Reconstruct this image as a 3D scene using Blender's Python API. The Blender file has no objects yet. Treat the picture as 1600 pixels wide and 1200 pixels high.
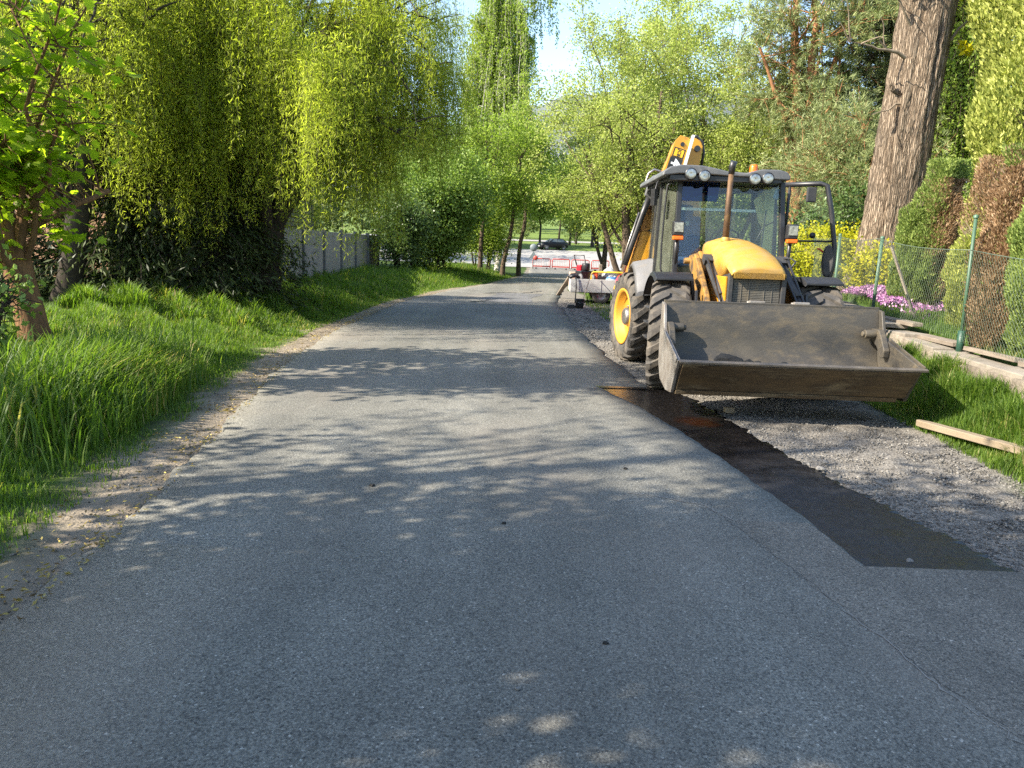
import bpy, math, random
import numpy as np
from math import radians as R, sin, cos, pi
from mathutils import Vector, Matrix, Euler

S = bpy.context.scene
COL = S.collection

# ------------------------------------------------------------------ camera, sky, sun, exposure
CAM_H = 1.65
cam_d = bpy.data.cameras.new("camera")
cam = bpy.data.objects.new("camera", cam_d)
COL.objects.link(cam)
cam_d.sensor_width = 36.0
cam_d.lens = 27.0
cam_d.clip_start = 0.05
cam_d.clip_end = 6000.0
cam.matrix_world = (Matrix.Translation((0, 0, CAM_H))
                    @ Matrix.Rotation(pi / 2 - math.atan(215 / 1200), 4, 'X')
                    @ Matrix.Rotation(R(2.0), 4, 'Z'))
S.camera = cam

SUN = Vector((-0.78, -0.27, 0.58)).normalized()
W = bpy.data.worlds.new("World")
S.world = W
W.use_nodes = True
nt = W.node_tree
sky = nt.nodes.new('ShaderNodeTexSky')
sky.sky_type = 'NISHITA'
sky.sun_disc = False
sky.sun_elevation = math.asin(SUN.z)
sky.sun_rotation = math.atan2(SUN.x, SUN.y)
sky.air_density = 1.0
sky.dust_density = 1.0
sky.ozone_density = 1.0
nt.links.new(sky.outputs[0], nt.nodes['Background'].inputs[0])
nt.nodes['Background'].inputs[1].default_value = 0.15

sl = bpy.data.lights.new("sun", 'SUN')
sl.energy = 5.0
sl.angle = R(0.45)
sl.color = (1.0, 0.91, 0.77)
so = bpy.data.objects.new("sun", sl)
COL.objects.link(so)
so.location = (-30, -5, 30)
so.rotation_euler = SUN.to_track_quat('Z', 'Y').to_euler()

S.view_settings.view_transform = 'Standard'
S.view_settings.look = 'None'
S.view_settings.gamma = 1.0
S.view_settings.exposure = 1.6
S.cycles.use_denoising = False
S.cycles.max_bounces = 10
S.cycles.diffuse_bounces = 6
S.cycles.glossy_bounces = 3
S.cycles.transmission_bounces = 6
S.cycles.transparent_max_bounces = 12

# ------------------------------------------------------------------ helpers
def tag(o, label=None, cat=None, group=None, kind=None):
    if label: o['label'] = label
    if cat: o['category'] = cat
    if group: o['group'] = group
    if kind: o['kind'] = kind
    return o

def empty(name, loc, rz=0.0, label=None, cat=None, group=None):
    o = bpy.data.objects.new(name, None)
    COL.objects.link(o)
    o.location = loc
    o.rotation_euler = (0, 0, rz)
    o.empty_display_size = 0.2
    return tag(o, label, cat, group)

def copy_tree(o, parent=None):
    c = o.copy()
    COL.objects.link(c)
    c.parent = parent
    for ch in list(o.children):
        copy_tree(ch, c)
    return c

class MB:
    def __init__(s):
        s.v = []; s.f = []; s.sm = []
    def add(s, vs, fs, smooth=False):
        b = len(s.v)
        s.v.extend([tuple(map(float, p)) for p in vs])
        for f in fs:
            s.f.append([b + i for i in f]); s.sm.append(smooth)
        return s
    def box(s, c, size, rot=None):
        x, y, z = [k / 2 for k in size]
        P = [Vector(p) for p in ((-x,-y,-z),(x,-y,-z),(x,y,-z),(-x,y,-z),(-x,-y,z),(x,-y,z),(x,y,z),(-x,y,z))]
        if rot is not None:
            M = rot if isinstance(rot, Matrix) else Euler(rot).to_matrix()
            P = [M @ p for p in P]
        c = Vector(c)
        return s.add([p + c for p in P], [(0,3,2,1),(4,5,6,7),(0,1,5,4),(1,2,6,5),(2,3,7,6),(3,0,4,7)])
    def bar(s, p0, p1, w, h, up=(0,0,1), taper=1.0):
        p0 = Vector(p0); p1 = Vector(p1); d = (p1 - p0).normalized()
        u = Vector(up)
        if abs(d.dot(u)) > 0.98: u = Vector((0,1,0))
        a = d.cross(u).normalized(); b = a.cross(d).normalized()
        P = []
        for p, k in ((p0, 1.0), (p1, taper)):
            for i, j in ((-1,-1),(1,-1),(1,1),(-1,1)):
                P.append(p + a * (i * w * k / 2) + b * (j * h * k / 2))
        return s.add(P, [(3,2,1,0),(4,5,6,7),(0,1,5,4),(1,2,6,5),(2,3,7,6),(3,0,4,7)])
    def tube(s, pts, r, n=10, caps=True):
        pts = [Vector(p) for p in pts]
        if not hasattr(r, '__len__'): r = [r] * len(pts)
        V = []; prev = None
        for i, p in enumerate(pts):
            d = (pts[min(i+1, len(pts)-1)] - pts[max(i-1, 0)]).normalized()
            if prev is None:
                u = Vector((0,0,1)) if abs(d.z) < 0.9 else Vector((1,0,0))
                a = d.cross(u).normalized()
            else:
                a = (prev - d * prev.dot(d)).normalized()
            prev = a
            b = d.cross(a)
            for k in range(n):
                t = 2 * pi * k / n
                V.append(p + (a * cos(t) + b * sin(t)) * r[i])
        F = []
        for i in range(len(pts)-1):
            for k in range(n):
                F.append((i*n+k, i*n+(k+1)%n, (i+1)*n+(k+1)%n, (i+1)*n+k))
        s.add(V, F, True)
        if caps:
            s.add(V[:n], [tuple(range(n))[::-1]])
            s.add(V[-n:], [tuple(range(n))])
        return s
    def cyl(s, p0, p1, r, n=16):
        return s.tube([p0, p1], r, n)
    def prism(s, poly, axis, a0, a1, smooth=False):
        def mk(u, v, a):
            return {'x': (a, u, v), 'y': (u, a, v), 'z': (u, v, a)}[axis]
        n = len(poly)
        V = [mk(u, v, a0) for u, v in poly] + [mk(u, v, a1) for u, v in poly]
        s.add(V, [tuple(range(n))[::-1], tuple(range(n, 2*n))])
        s.add(V, [(i, (i+1)%n, n+(i+1)%n, n+i) for i in range(n)], smooth)
        return s
    def loft(s, rings, closed=True, caps=True, smooth=True):
        n = len(rings[0]); V = [p for r in rings for p in r]; F = []
        m = n if closed else n-1
        for i in range(len(rings)-1):
            for k in range(m):
                F.append((i*n+k, i*n+(k+1)%n, (i+1)*n+(k+1)%n, (i+1)*n+k))
        s.add(V, F, smooth)
        if caps:
            s.add(rings[0], [tuple(range(n))[::-1]]); s.add(rings[-1], [tuple(range(n))])
        return s
    def lathe(s, prof, c, axis='x', n=32, smooth=True):
        # prof: (radius, offset along axis); closed surface of revolution
        c = Vector(c); V = []
        for r, h in prof:
            for k in range(n):
                t = 2*pi*k/n
                q = {'x': (h, r*cos(t), r*sin(t)), 'y': (r*cos(t), h, r*sin(t)), 'z': (r*cos(t), r*sin(t), h)}[axis]
                V.append(c + Vector(q))
        F = []
        for i in range(len(prof)-1):
            for k in range(n):
                F.append((i*n+k, i*n+(k+1)%n, (i+1)*n+(k+1)%n, (i+1)*n+k))
        return s.add(V, F, smooth)
    def build(s, name, m, parent=None, bevel=0.0, seg=2, recalc=True):
        me = bpy.data.meshes.new(name)
        me.from_pydata(s.v, [], s.f)
        me.polygons.foreach_set('use_smooth', s.sm)
        me.materials.append(m)
        me.update()
        if recalc:
            import bmesh
            bm = bmesh.new(); bm.from_mesh(me)
            bmesh.ops.remove_doubles(bm, verts=bm.verts, dist=1e-5)
            bmesh.ops.recalc_face_normals(bm, faces=bm.faces)
            bm.to_mesh(me); bm.free()
        o = bpy.data.objects.new(name, me)
        COL.objects.link(o)
        if parent is not None: o.parent = parent
        if bevel > 0:
            b = o.modifiers.new('bevel', 'BEVEL')
            b.width = bevel; b.segments = seg; b.limit_method = 'ANGLE'; b.angle_limit = R(35)
        return o

def np_mesh(name, V, F, m, parent=None, rnd=None, smooth=False, k=4):
    """V (n,3) array, F (m,k) index array -> one mesh object, optional per-face float 'rnd'"""
    V = np.ascontiguousarray(V, dtype=np.float32); F = np.ascontiguousarray(F, dtype=np.int32)
    me = bpy.data.meshes.new(name)
    me.vertices.add(len(V)); me.vertices.foreach_set('co', V.ravel())
    k = F.shape[1]
    me.loops.add(F.size); me.loops.foreach_set('vertex_index', F.ravel())
    me.polygons.add(len(F))
    me.polygons.foreach_set('loop_start', np.arange(0, F.size, k, dtype=np.int32))
    me.polygons.foreach_set('loop_total', np.full(len(F), k, dtype=np.int32))
    if smooth: me.polygons.foreach_set('use_smooth', np.ones(len(F), dtype=bool))
    if rnd is not None:
        a = me.attributes.new('rnd', 'FLOAT', 'FACE')
        a.data.foreach_set('value', np.asarray(rnd, dtype=np.float32))
    me.materials.append(m)
    me.update(calc_edges=True)
    me.validate()
    o = bpy.data.objects.new(name, me)
    COL.objects.link(o)
    if parent is not None: o.parent = parent
    return o

# ------------------------------------------------------------------ materials
def nm(name):
    m = bpy.data.materials.new(name); m.use_nodes = True
    t = m.node_tree
    return m, t, t.nodes['Principled BSDF']

def ramp(t, stops, interp='LINEAR'):
    n = t.nodes.new('ShaderNodeValToRGB'); cr = n.color_ramp; cr.interpolation = interp
    while len(cr.elements) < len(stops): cr.elements.new(0.5)
    for e, (p, c) in zip(cr.elements, stops):
        e.position = p; e.color = (c[0], c[1], c[2], 1) if hasattr(c, '__len__') else (c, c, c, 1)
    return n

def noise(t, scale, detail=5, rough=0.6, vec=None, dist=0.0):
    n = t.nodes.new('ShaderNodeTexNoise')
    n.inputs['Scale'].default_value = scale; n.inputs['Detail'].default_value = detail
    n.inputs['Roughness'].default_value = rough; n.inputs['Distortion'].default_value = dist
    if vec is not None: t.links.new(vec, n.inputs['Vector'])
    return n

def objco(t, scale=None):
    tc = t.nodes.new('ShaderNodeTexCoord')
    if scale is None: return tc.outputs['Object']
    mp = t.nodes.new('ShaderNodeMapping'); mp.inputs['Scale'].default_value = scale
    t.links.new(tc.outputs['Object'], mp.inputs[0]); return mp.outputs[0]

def mix(t, fac, a, b, mode='MIX'):
    n = t.nodes.new('ShaderNodeMix'); n.data_type = 'RGBA'; n.blend_type = mode
    for s, v in ((0, fac), (6, a), (7, b)):
        if isinstance(v, bpy.types.NodeSocket): t.links.new(v, n.inputs[s])
        elif hasattr(v, '__len__'): n.inputs[s].default_value = (v[0], v[1], v[2], 1)
        else: n.inputs[s].default_value = v
    return n.outputs[2]

def bump(t, bsdf, h, strength=0.3, dist=0.01):
    b = t.nodes.new('ShaderNodeBump'); b.inputs['Strength'].default_value = strength
    b.inputs['Distance'].default_value = dist
    t.links.new(h, b.inputs['Height']); t.links.new(b.outputs[0], bsdf.inputs['Normal'])

def surf(name, c1, c2=None, scale=6.0, rough=0.6, metal=0.0, bs=0.0, bscale=40.0, stretch=None,
         dirt=None, dirt_scale=3.0, dirt_at=(0.5, 0.7), spec=0.5, bdist=0.01):
    m, t, b = nm(name)
    v = objco(t, stretch)
    c2 = c2 or tuple(k * 0.8 for k in c1)
    n = noise(t, scale, 6, 0.6, v)
    r = ramp(t, [(0.3, c1), (0.7, c2)])
    t.links.new(n.outputs['Fac'], r.inputs[0])
    out = r.outputs[0]
    if dirt:
        n2 = noise(t, dirt_scale, 8, 0.68, v, 0.4)
        r2 = ramp(t, [(dirt_at[0], 0), (dirt_at[1], 1)])
        t.links.new(n2.outputs['Fac'], r2.inputs[0])
        out = mix(t, r2.outputs[0], out, dirt)
        rr = ramp(t, [(0, rough), (1, min(1, rough + 0.3))])
        t.links.new(r2.outputs[0], rr.inputs[0]); t.links.new(rr.outputs[0], b.inputs['Roughness'])
    else:
        b.inputs['Roughness'].default_value = rough
    t.links.new(out, b.inputs['Base Color'])
    b.inputs['Metallic'].default_value = metal
    b.inputs['Specular IOR Level'].default_value = spec
    if bs > 0:
        n3 = noise(t, bscale, 5, 0.6, v)
        bump(t, b, n3.outputs['Fac'], bs, bdist)
    return m

def leaf_mat(name, cols, trans=0.45, tcol=None, rough=0.5, clump=0.5, clump_scale=0.6):
    """cols: dark, mid, light leaf colours picked per leaf; real leaves let light through"""
    m, t, b = nm(name)
    at = t.nodes.new('ShaderNodeAttribute'); at.attribute_name = 'rnd'
    v = objco(t)
    n = noise(t, clump_scale, 3, 0.5, v)
    ma = t.nodes.new('ShaderNodeMath'); ma.operation = 'MULTIPLY_ADD'
    t.links.new(n.outputs['Fac'], ma.inputs[0]); ma.inputs[1].default_value = clump * 2; ma.inputs[2].default_value = -clump
    ad = t.nodes.new('ShaderNodeMath'); ad.operation = 'ADD'
    t.links.new(at.outputs['Fac'], ad.inputs[0]); t.links.new(ma.outputs[0], ad.inputs[1])
    r = ramp(t, [(0.05, cols[0]), (0.5, cols[1]), (0.95, cols[2])] + ([(1.0, cols[3])] if len(cols) > 3 else []))
    t.links.new(ad.outputs[0], r.inputs[0])
    t.links.new(r.outputs[0], b.inputs['Base Color'])
    b.inputs['Roughness'].default_value = rough
    b.inputs['Specular IOR Level'].default_value = 0.25
    tr = t.nodes.new('ShaderNodeBsdfTranslucent')
    k = tcol or (1.25, 1.35, 0.75)
    mu = mix(t, 1.0, r.outputs[0], k, 'MULTIPLY')
    t.links.new(mu, tr.inputs['Color'])
    ms = t.nodes.new('ShaderNodeMixShader'); ms.inputs[0].default_value = trans
    t.links.new(b.outputs[0], ms.inputs[1]); t.links.new(tr.outputs[0], ms.inputs[2])
    t.links.new(ms.outputs[0], t.nodes['Material Output'].inputs['Surface'])
    return m

def glass_mat(name, tint=(0.75, 0.85, 0.8), refl=1.0, dust_sheen=0.0):
    m, t, b = nm(name); t.nodes.remove(b)
    tr = t.nodes.new('ShaderNodeBsdfTransparent'); tr.inputs[0].default_value = (*tint, 1)
    gl = t.nodes.new('ShaderNodeBsdfGlossy'); gl.inputs['Roughness'].default_value = 0.02
    fr = t.nodes.new('ShaderNodeFresnel'); fr.inputs[0].default_value = 1.5
    mu = t.nodes.new('ShaderNodeMath'); mu.operation = 'MULTIPLY_ADD'; mu.inputs[1].default_value = refl; mu.inputs[2].default_value = 0.02
    t.links.new(fr.outputs[0], mu.inputs[0])
    ms = t.nodes.new('ShaderNodeMixShader')
    t.links.new(mu.outputs[0], ms.inputs[0]); t.links.new(tr.outputs[0], ms.inputs[1]); t.links.new(gl.outputs[0], ms.inputs[2])
    out = ms.outputs[0]
    if dust_sheen:
        df = t.nodes.new('ShaderNodeBsdfDiffuse'); df.inputs[0].default_value = (0.34, 0.35, 0.28, 1)  # grey-green film: dust plus painted-in reflection of sky and trees
        nz = noise(t, 3.0, 6, 0.65, objco(t)); rz = ramp(t, [(0.3, dust_sheen * 0.6), (0.75, dust_sheen * 1.5)]); t.links.new(nz.outputs[0], rz.inputs[0])
        m2 = t.nodes.new('ShaderNodeMixShader'); t.links.new(rz.outputs[0], m2.inputs[0]); t.links.new(out, m2.inputs[1]); t.links.new(df.outputs[0], m2.inputs[2]); out = m2.outputs[0]
    t.links.new(out, t.nodes['Material Output'].inputs['Surface'])
    return m

M = {}
M['yellow'] = surf('yellow_paint', (0.55, 0.27, 0.018), (0.45, 0.21, 0.016), 3, 0.38, dirt=(0.16, 0.085, 0.035), dirt_scale=4.5, dirt_at=(0.56, 0.74), bs=0.05, bscale=60)
M['hood'] = surf('hood_yellow_paint', (0.44, 0.25, 0.032), (0.38, 0.21, 0.035), 3, 0.5, dirt=(0.31, 0.21, 0.09), dirt_scale=6, dirt_at=(0.42, 0.8), bs=0.06, bscale=60)
M['arm'] = surf('worn_arm_paint', (0.36, 0.19, 0.035), (0.22, 0.12, 0.03), 5, 0.55, dirt=(0.045, 0.03, 0.018), dirt_scale=6, dirt_at=(0.44, 0.60), bs=0.2, bscale=50)
M['rusty'] = surf('rusty_yellow_paint', (0.46, 0.21, 0.022), (0.34, 0.15, 0.02), 3, 0.5, dirt=(0.08, 0.032, 0.015), dirt_scale=5.5, dirt_at=(0.5, 0.62), bs=0.15, bscale=50)
M['black'] = surf('black_paint', (0.014, 0.014, 0.016), (0.022, 0.022, 0.023), 8, 0.42, dirt=(0.07, 0.06, 0.05), dirt_scale=6, dirt_at=(0.58, 0.85))
M['plastic'] = surf('dusty_black_plastic', (0.022, 0.023, 0.026), (0.045, 0.043, 0.04), 5, 0.6, dirt=(0.12, 0.1, 0.075), dirt_scale=5, dirt_at=(0.55, 0.85))
M['roofgrey'] = surf('grey_roof_plastic', (0.075, 0.078, 0.082), (0.11, 0.11, 0.112), 4, 0.42, dirt=(0.20, 0.195, 0.185), dirt_scale=6, dirt_at=(0.5, 0.8))
M['silver'] = surf('silver_grey_plastic', (0.13, 0.13, 0.135), (0.10, 0.098, 0.095), 4, 0.6, dirt=(0.13, 0.11, 0.085), dirt_scale=5, dirt_at=(0.5, 0.8))
M['bucket'] = surf('worn_bucket_steel', (0.088, 0.076, 0.056), (0.040, 0.039, 0.038), 2.2, 0.55, 0.3, 0.3, 45, stretch=(0.7, 1, 1.6), dirt=(0.15, 0.118, 0.072), dirt_scale=7.0, dirt_at=(0.48, 0.85))
M['bucketfront'] = surf('muddy_bucket_steel', (0.12, 0.078, 0.036), (0.028, 0.02, 0.014), 4.0, 0.6, 0.2, 0.3, 40, stretch=(0.5, 1, 2.6), dirt=(0.24, 0.18, 0.10), dirt_scale=4, dirt_at=(0.5, 0.75))
M['edge'] = surf('polished_edge_steel', (0.33, 0.31, 0.28), (0.2, 0.17, 0.14), 6, 0.45, 0.5, 0.2, 40)
M['tyre'] = surf('dusty_tyre_rubber', (0.052, 0.048, 0.043), (0.028, 0.027, 0.026), 5, 0.85, dirt=(0.16, 0.135, 0.105), dirt_scale=5, dirt_at=(0.42, 0.75), bs=0.15, bscale=50)
M['rim'] = surf('yellow_rim_paint', (0.50, 0.235, 0.015), (0.42, 0.195, 0.014), 4, 0.6, dirt=(0.22, 0.12, 0.05), dirt_scale=7, dirt_at=(0.58, 0.75))
M['steel'] = surf('bare_steel', (0.30, 0.29, 0.28), (0.18, 0.16, 0.14), 9, 0.4, 0.8, 0.1)
M['rust'] = surf('rusty_exhaust_steel', (0.125, 0.07, 0.032), (0.06, 0.036, 0.022), 9, 0.65, 0.3, 0.2, 60, dirt=(0.22, 0.13, 0.05), dirt_scale=4, dirt_at=(0.5, 0.7))
M['glass'] = glass_mat('cab_glass', (0.94, 0.97, 0.94), 0.4, 0.035)
M['sideglass'] = glass_mat('side_cab_glass', (0.84, 0.9, 0.82), 1.8, 0.11)
M['skyreflection'] = glass_mat('sky_blue_reflection_glass', (0.16, 0.30, 0.62), 0.8)  # blue put into the pane to stand for reflected sky
M['lampglass'] = surf('lamp_reflector_glass', (0.42, 0.42, 0.40), (0.12, 0.12, 0.12), 26, 0.12, 0.7)
M['amber'] = surf('amber_lens', (0.75, 0.16, 0.01), (0.6, 0.11, 0.01), 20, 0.2)
M['redlens'] = surf('red_lens', (0.50, 0.01, 0.015), (0.35, 0.008, 0.012), 20, 0.2)
M['blue'] = surf('blue_seat_fabric', (0.03, 0.085, 0.26), (0.02, 0.06, 0.2), 5, 0.85, bs=0.2, bscale=30)
M['bluepale'] = surf('pale_blue_fabric', (0.33, 0.47, 0.58), (0.25, 0.38, 0.5), 5, 0.9)
M['white'] = surf('white_paint', (0.74, 0.74, 0.72), (0.62, 0.62, 0.6), 4, 0.45, dirt=(0.4, 0.38, 0.33), dirt_scale=5, dirt_at=(0.55, 0.85))
M['decalblack'] = surf('black_decal_film', (0.012, 0.012, 0.012), (0.018, 0.018, 0.018), 8, 0.4)
M['decalyellow'] = surf('yellow_decal_film', (0.72, 0.40, 0.01), (0.7, 0.38, 0.01), 8, 0.4)
M['decalwhite'] = surf('white_decal_film', (0.8, 0.8, 0.8), (0.75, 0.75, 0.75), 8, 0.4)

# ------------------------------------------------------------------ terrain
YL = [-12, 0, 3, 5, 7, 10, 14, 21, 27.5, 34, 46, 60, 72, 88]
XL = [-1.7, -1.9, -2.08, -2.28, -2.58, -3.02, -3.28, -3.2, -2.39, -1.0, 0.75, 1.0, 1.3, 1.6]
def xl(y): return np.interp(y, YL, XL)
YR = [-12, 3.86, 3.9, 4.4, 5.36, 6.52, 7.79, 9.06, 9.10, 12, 16, 23, 32, 43, 60, 72, 88]
XR = [12, 12, 1.93, 1.90, 1.79, 1.64, 1.40, 1.05, 1.66, 1.45, 1.28, 1.22, 2.0, 3.25, 5.6, 8.2, 10.0]
def xr(y): return np.interp(y, YR, XR)
def xw(y): return np.interp(y, [-12, 4, 8, 12, 16, 20, 28, 60], [4.0, 4.72, 5.03, 5.42, 6.12, 7.0, 9.5, 22.0])   # line of the garden wall
def sst(a, b, x):
    t = np.clip((x - a) / (b - a), 0, 1); return t * t * (3 - 2 * t)
def zbase(y):
    return np.interp(y, [-20, 44, 50, 68, 74, 82, 92, 101, 109, 118, 150, 300, 700, 900],
                        [0, 0, -0.05, -0.33, -0.35, -0.1, 0.5, 1.1, 1.9, 2.3, 3.4, 12, 40, 60])
def zt(x, y):
    x = np.asarray(x, float); y = np.asarray(y, float)
    z = zbase(y)
    near = 1 - sst(60, 84, y)
    dl = xl(y) - 0.75 - x
    z = z + near * 0.34 * sst(0.0, 3.6, dl)
    w = xw(y)
    on = sst(-3, 0, y) * (1 - sst(60, 84, y))
    z = z + on * 0.24 * sst(w - 0.85, w - 0.15, x)
    z = z + on * (0.37 + 0.28 * sst(8.5, 13.5, y)) * sst(w + 0.10, w + 0.30, x)
    z = z + on * 0.9 * sst(w + 3, w + 14, x)
    return z
def ztf(x, y): return float(zt(x, y))

def axis(parts):
    out = []
    for a, b, s in parts:
        out.extend(np.arange(a, b, s))
    return np.array(out + [parts[-1][1]])
gx = axis([(-700, -100, 40), (-100, -20, 5), (-20, -10, 1), (-10, 10, 0.14), (10, 24, 0.7), (24, 100, 5), (100, 700, 40)])
gy = axis([(-60, -6, 3), (-6, 2, 0.5), (2, 16, 0.16), (16, 34, 0.4), (34, 90, 1.0), (90, 160, 3), (160, 900, 20)])
GX, GY = np.meshgrid(gx, gy)
GZ = zt(GX, GY)
rng = np.random.default_rng(7)
nearmask = (np.abs(GX) < 10) & (GY > 1) & (GY < 34)
# bumps of the gravel and the verge, flat under the road
off_road = (GX < xl(GY) - 0.12) | (GX > xr(GY) + 0.5)
tarm = (GX > xr(GY) - 0.3) & (GX < xr(GY) + 1.2) & (GY < 9.2)
GZ = GZ + np.where(nearmask & off_road & ~tarm, rng.normal(0, 0.010, GX.shape), 0)
under = (GX > xl(GY) + 0.02) & (GX < xr(GY) - 0.02) & (GY < 80)
GZ = GZ - np.where(under, 0.02, 0.0)
ny, nx = GX.shape
V = np.stack([GX, GY, GZ], -1).reshape(-1, 3)
ii = (np.arange(ny - 1)[:, None] * nx + np.arange(nx - 1)[None, :]).ravel()
F = np.stack([ii, ii + 1, ii + nx + 1, ii + nx], 1)

gm, t, b = nm('ground_soil_gravel_and_turf')
co = objco(t)
def att(n):
    a = t.nodes.new('ShaderNodeAttribute'); a.attribute_name = n; return a.outputs['Fac']
n1 = noise(t, 3.0, 8, 0.65, co)
n2 = noise(t, 45.0, 6, 0.7, co)
dirt = ramp(t, [(0.3, (0.13, 0.108, 0.078)), (0.55, (0.235, 0.195, 0.145)), (0.8, (0.31, 0.26, 0.19))]); t.links.new(n1.outputs[0], dirt.inputs[0])
vo = t.nodes.new('ShaderNodeTexVoronoi'); vo.inputs['Scale'].default_value = 48; t.links.new(co, vo.inputs['Vector'])
gr = ramp(t, [(0.0, (0.09, 0.082, 0.069)), (0.4, (0.19, 0.175, 0.148)), (0.8, (0.275, 0.256, 0.222)), (1.0, (0.36, 0.338, 0.30))]); t.links.new(vo.outputs['Color'], gr.inputs[0])
grn = mix(t, n1.outputs[0], gr.outputs[0], mix(t, 0.7, gr.outputs[0], (0.10, 0.085, 0.07)))
tu = ramp(t, [(0.3, (0.025, 0.035, 0.010)), (0.6, (0.055, 0.095, 0.016)), (0.85, (0.10, 0.14, 0.03))]); t.links.new(n1.outputs[0], tu.inputs[0])
c = mix(t, att('gravel'), dirt.outputs[0], grn)
c = mix(t, att('turf'), c, tu.outputs[0])
lw = ramp(t, [(0.3, (0.09, 0.14, 0.03)), (0.7, (0.16, 0.21, 0.05))]); t.links.new(n1.outputs[0], lw.inputs[0])
c = mix(t, att('lawn'), c, lw.outputs[0])
t.links.new(c, b.inputs['Base Color'])
b.inputs['Roughness'].default_value = 0.95; b.inputs['Specular IOR Level'].default_value = 0.15
hh = mix(t, 0.5, n2.outputs[0], vo.outputs['Distance'])
bump(t, b, hh, 0.7, 0.02)
ground = np_mesh('ground', V, F, gm, smooth=True)
tag(ground, 'uneven ground of soil, gravel and turf on both sides of the road', 'ground', kind='structure')
def pattr(o, name, val):
    a = o.data.attributes.new(name, 'FLOAT', 'POINT'); a.data.foreach_set('value', np.asarray(val, np.float32).ravel())
jit = np.sin(GY * 2.1) * 0.10 + np.sin(GY * 5.3 + 1) * 0.06
dl = xl(GY) - 0.44 - GX + jit
gravR = np.interp(GY, [-12, 3, 5, 9, 12, 14, 20, 26, 30], [3.6, 3.75, 3.85, 4.1, 4.3, 4.6, 4.6, 2.4, 2.4]) + jit
turf = np.maximum(sst(-0.1, 0.3, dl), sst(-0.1, 0.25, GX - gravR))
turf = np.where(GY > 30, np.where((GX < xl(GY) - 0.3) | (GX > xr(GY) + 0.2), 1, turf), turf)
turf = np.where(GY > 78, 1.0, turf)
pattr(ground, 'turf', turf)
pattr(ground, 'gravel', sst(-0.2, 0.2, GX - 0.0) * (GY < 60))
pattr(ground, 'lawn', np.maximum(sst(84, 100, GY), 0))

# road surfaces ------------------------------------------------------
def asphalt(name, base, dark, light, warm=None, wear=1.0):
    m, t, b = nm(name); co = objco(t)
    vo = t.nodes.new('ShaderNodeTexVoronoi'); vo.inputs['Scale'].default_value = 125; t.links.new(co, vo.inputs['Vector'])
    gn_ = noise(t, 95, 3, 0.75, co)
    sp0 = ramp(t, [(0.0, dark), (0.3, [k * .76 for k in base]), (0.62, base), (0.88, [k * 1.22 for k in base]), (1.0, light)]); t.links.new(vo.outputs['Color'], sp0.inputs[0])
    sp1 = ramp(t, [(0.32, 0.52), (0.5, 1.0), (0.68, 1.48)]); t.links.new(gn_.outputs[0], sp1.inputs[0])
    spm = mix(t, 1.0, sp0.outputs[0], sp1.outputs[0], 'MULTIPLY')
    n = noise(t, 0.9, 7, 0.6, co)
    big = ramp(t, [(0.3, 0.82), (0.7, 1.18)]); t.links.new(n.outputs[0], big.inputs[0])
    c = mix(t, 1.0, spm, big.outputs[0], 'MULTIPLY')
    st_ = noise(t, 3.4, 8, 0.7, co, 0.8); rs_ = ramp(t, [(0.60, 0), (0.74, 0.45)]); t.links.new(st_.outputs[0], rs_.inputs[0]); c = mix(t, rs_.outputs[0], c, [k * .45 for k in base])
    tr_ = noise(t, 1.0, 3, 0.5, objco(t, (1.6, 0.05, 1))); rt_ = ramp(t, [(0.35, 0.86), (0.65, 1.14)]); t.links.new(tr_.outputs[0], rt_.inputs[0]); c = mix(t, 1.0, c, rt_.outputs[0], 'MULTIPLY')
    if warm:
        n3 = noise(t, 0.55, 4, 0.5, objco(t, (1.0, 0.5, 1)))
        r3 = ramp(t, [(0.5, 0), (0.68, 0.75)]); t.links.new(n3.outputs[0], r3.inputs[0])
        c = mix(t, r3.outputs[0], c, mix(t, 0.5, c, warm))
    t.links.new(c, b.inputs['Base Color'])
    b.inputs['Roughness'].default_value = 0.82; b.inputs['Specular IOR Level'].default_value = 0.35
    n4 = noise(t, 160, 3, 0.6, co)
    bump(t, b, mix(t, 0.5, vo.outputs['Distance'], n4.outputs[0]), 0.6, 0.006)
    return m
M['road'] = asphalt('worn_road_asphalt', (0.155, 0.150, 0.128), (0.045, 0.044, 0.041), (0.42, 0.40, 0.35), warm=(0.235, 0.198, 0.158))
M['roadold'] = asphalt('patched_asphalt', (0.13, 0.128, 0.126), (0.06, 0.06, 0.062), (0.28, 0.275, 0.27))
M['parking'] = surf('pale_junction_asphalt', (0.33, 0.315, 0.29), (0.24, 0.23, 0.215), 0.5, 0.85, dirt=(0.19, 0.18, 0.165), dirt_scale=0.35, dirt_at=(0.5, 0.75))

def strip_sheet(name, ys, fl, fr, dz, m, nx=14, edge=0.0, zf=None):
    rows = []
    for y in ys:
        a, c = float(fl(y)), float(fr(y))
        rows.append([(a + (c - a) * k / nx, y) for k in range(nx + 1)])
    P = np.array(rows); X = P[..., 0]; Y = P[..., 1]
    Z = (zbase(Y) if zf is None else zf(X, Y)) + dz
    n = nx + 1
    V = np.stack([X, Y, Z], -1).reshape(-1, 3)
    ii = (np.arange(len(ys) - 1)[:, None] * n + np.arange(nx)[None, :]).ravel()
    F = np.stack([ii, ii + 1, ii + n + 1, ii + n], 1)
    return V, F
def roadjit(y): return 0.025 * np.sin(y * 3.3) + 0.02 * np.sin(y * 7.9 + 2) + 0.012 * np.sin(y * 19.0)
ys1 = np.concatenate([np.arange(-12, 3.8, 0.4), np.arange(3.80, 9.3, 0.05), np.arange(9.3, 30, 0.25), np.arange(30, 84.1, 1.0)])
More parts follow.
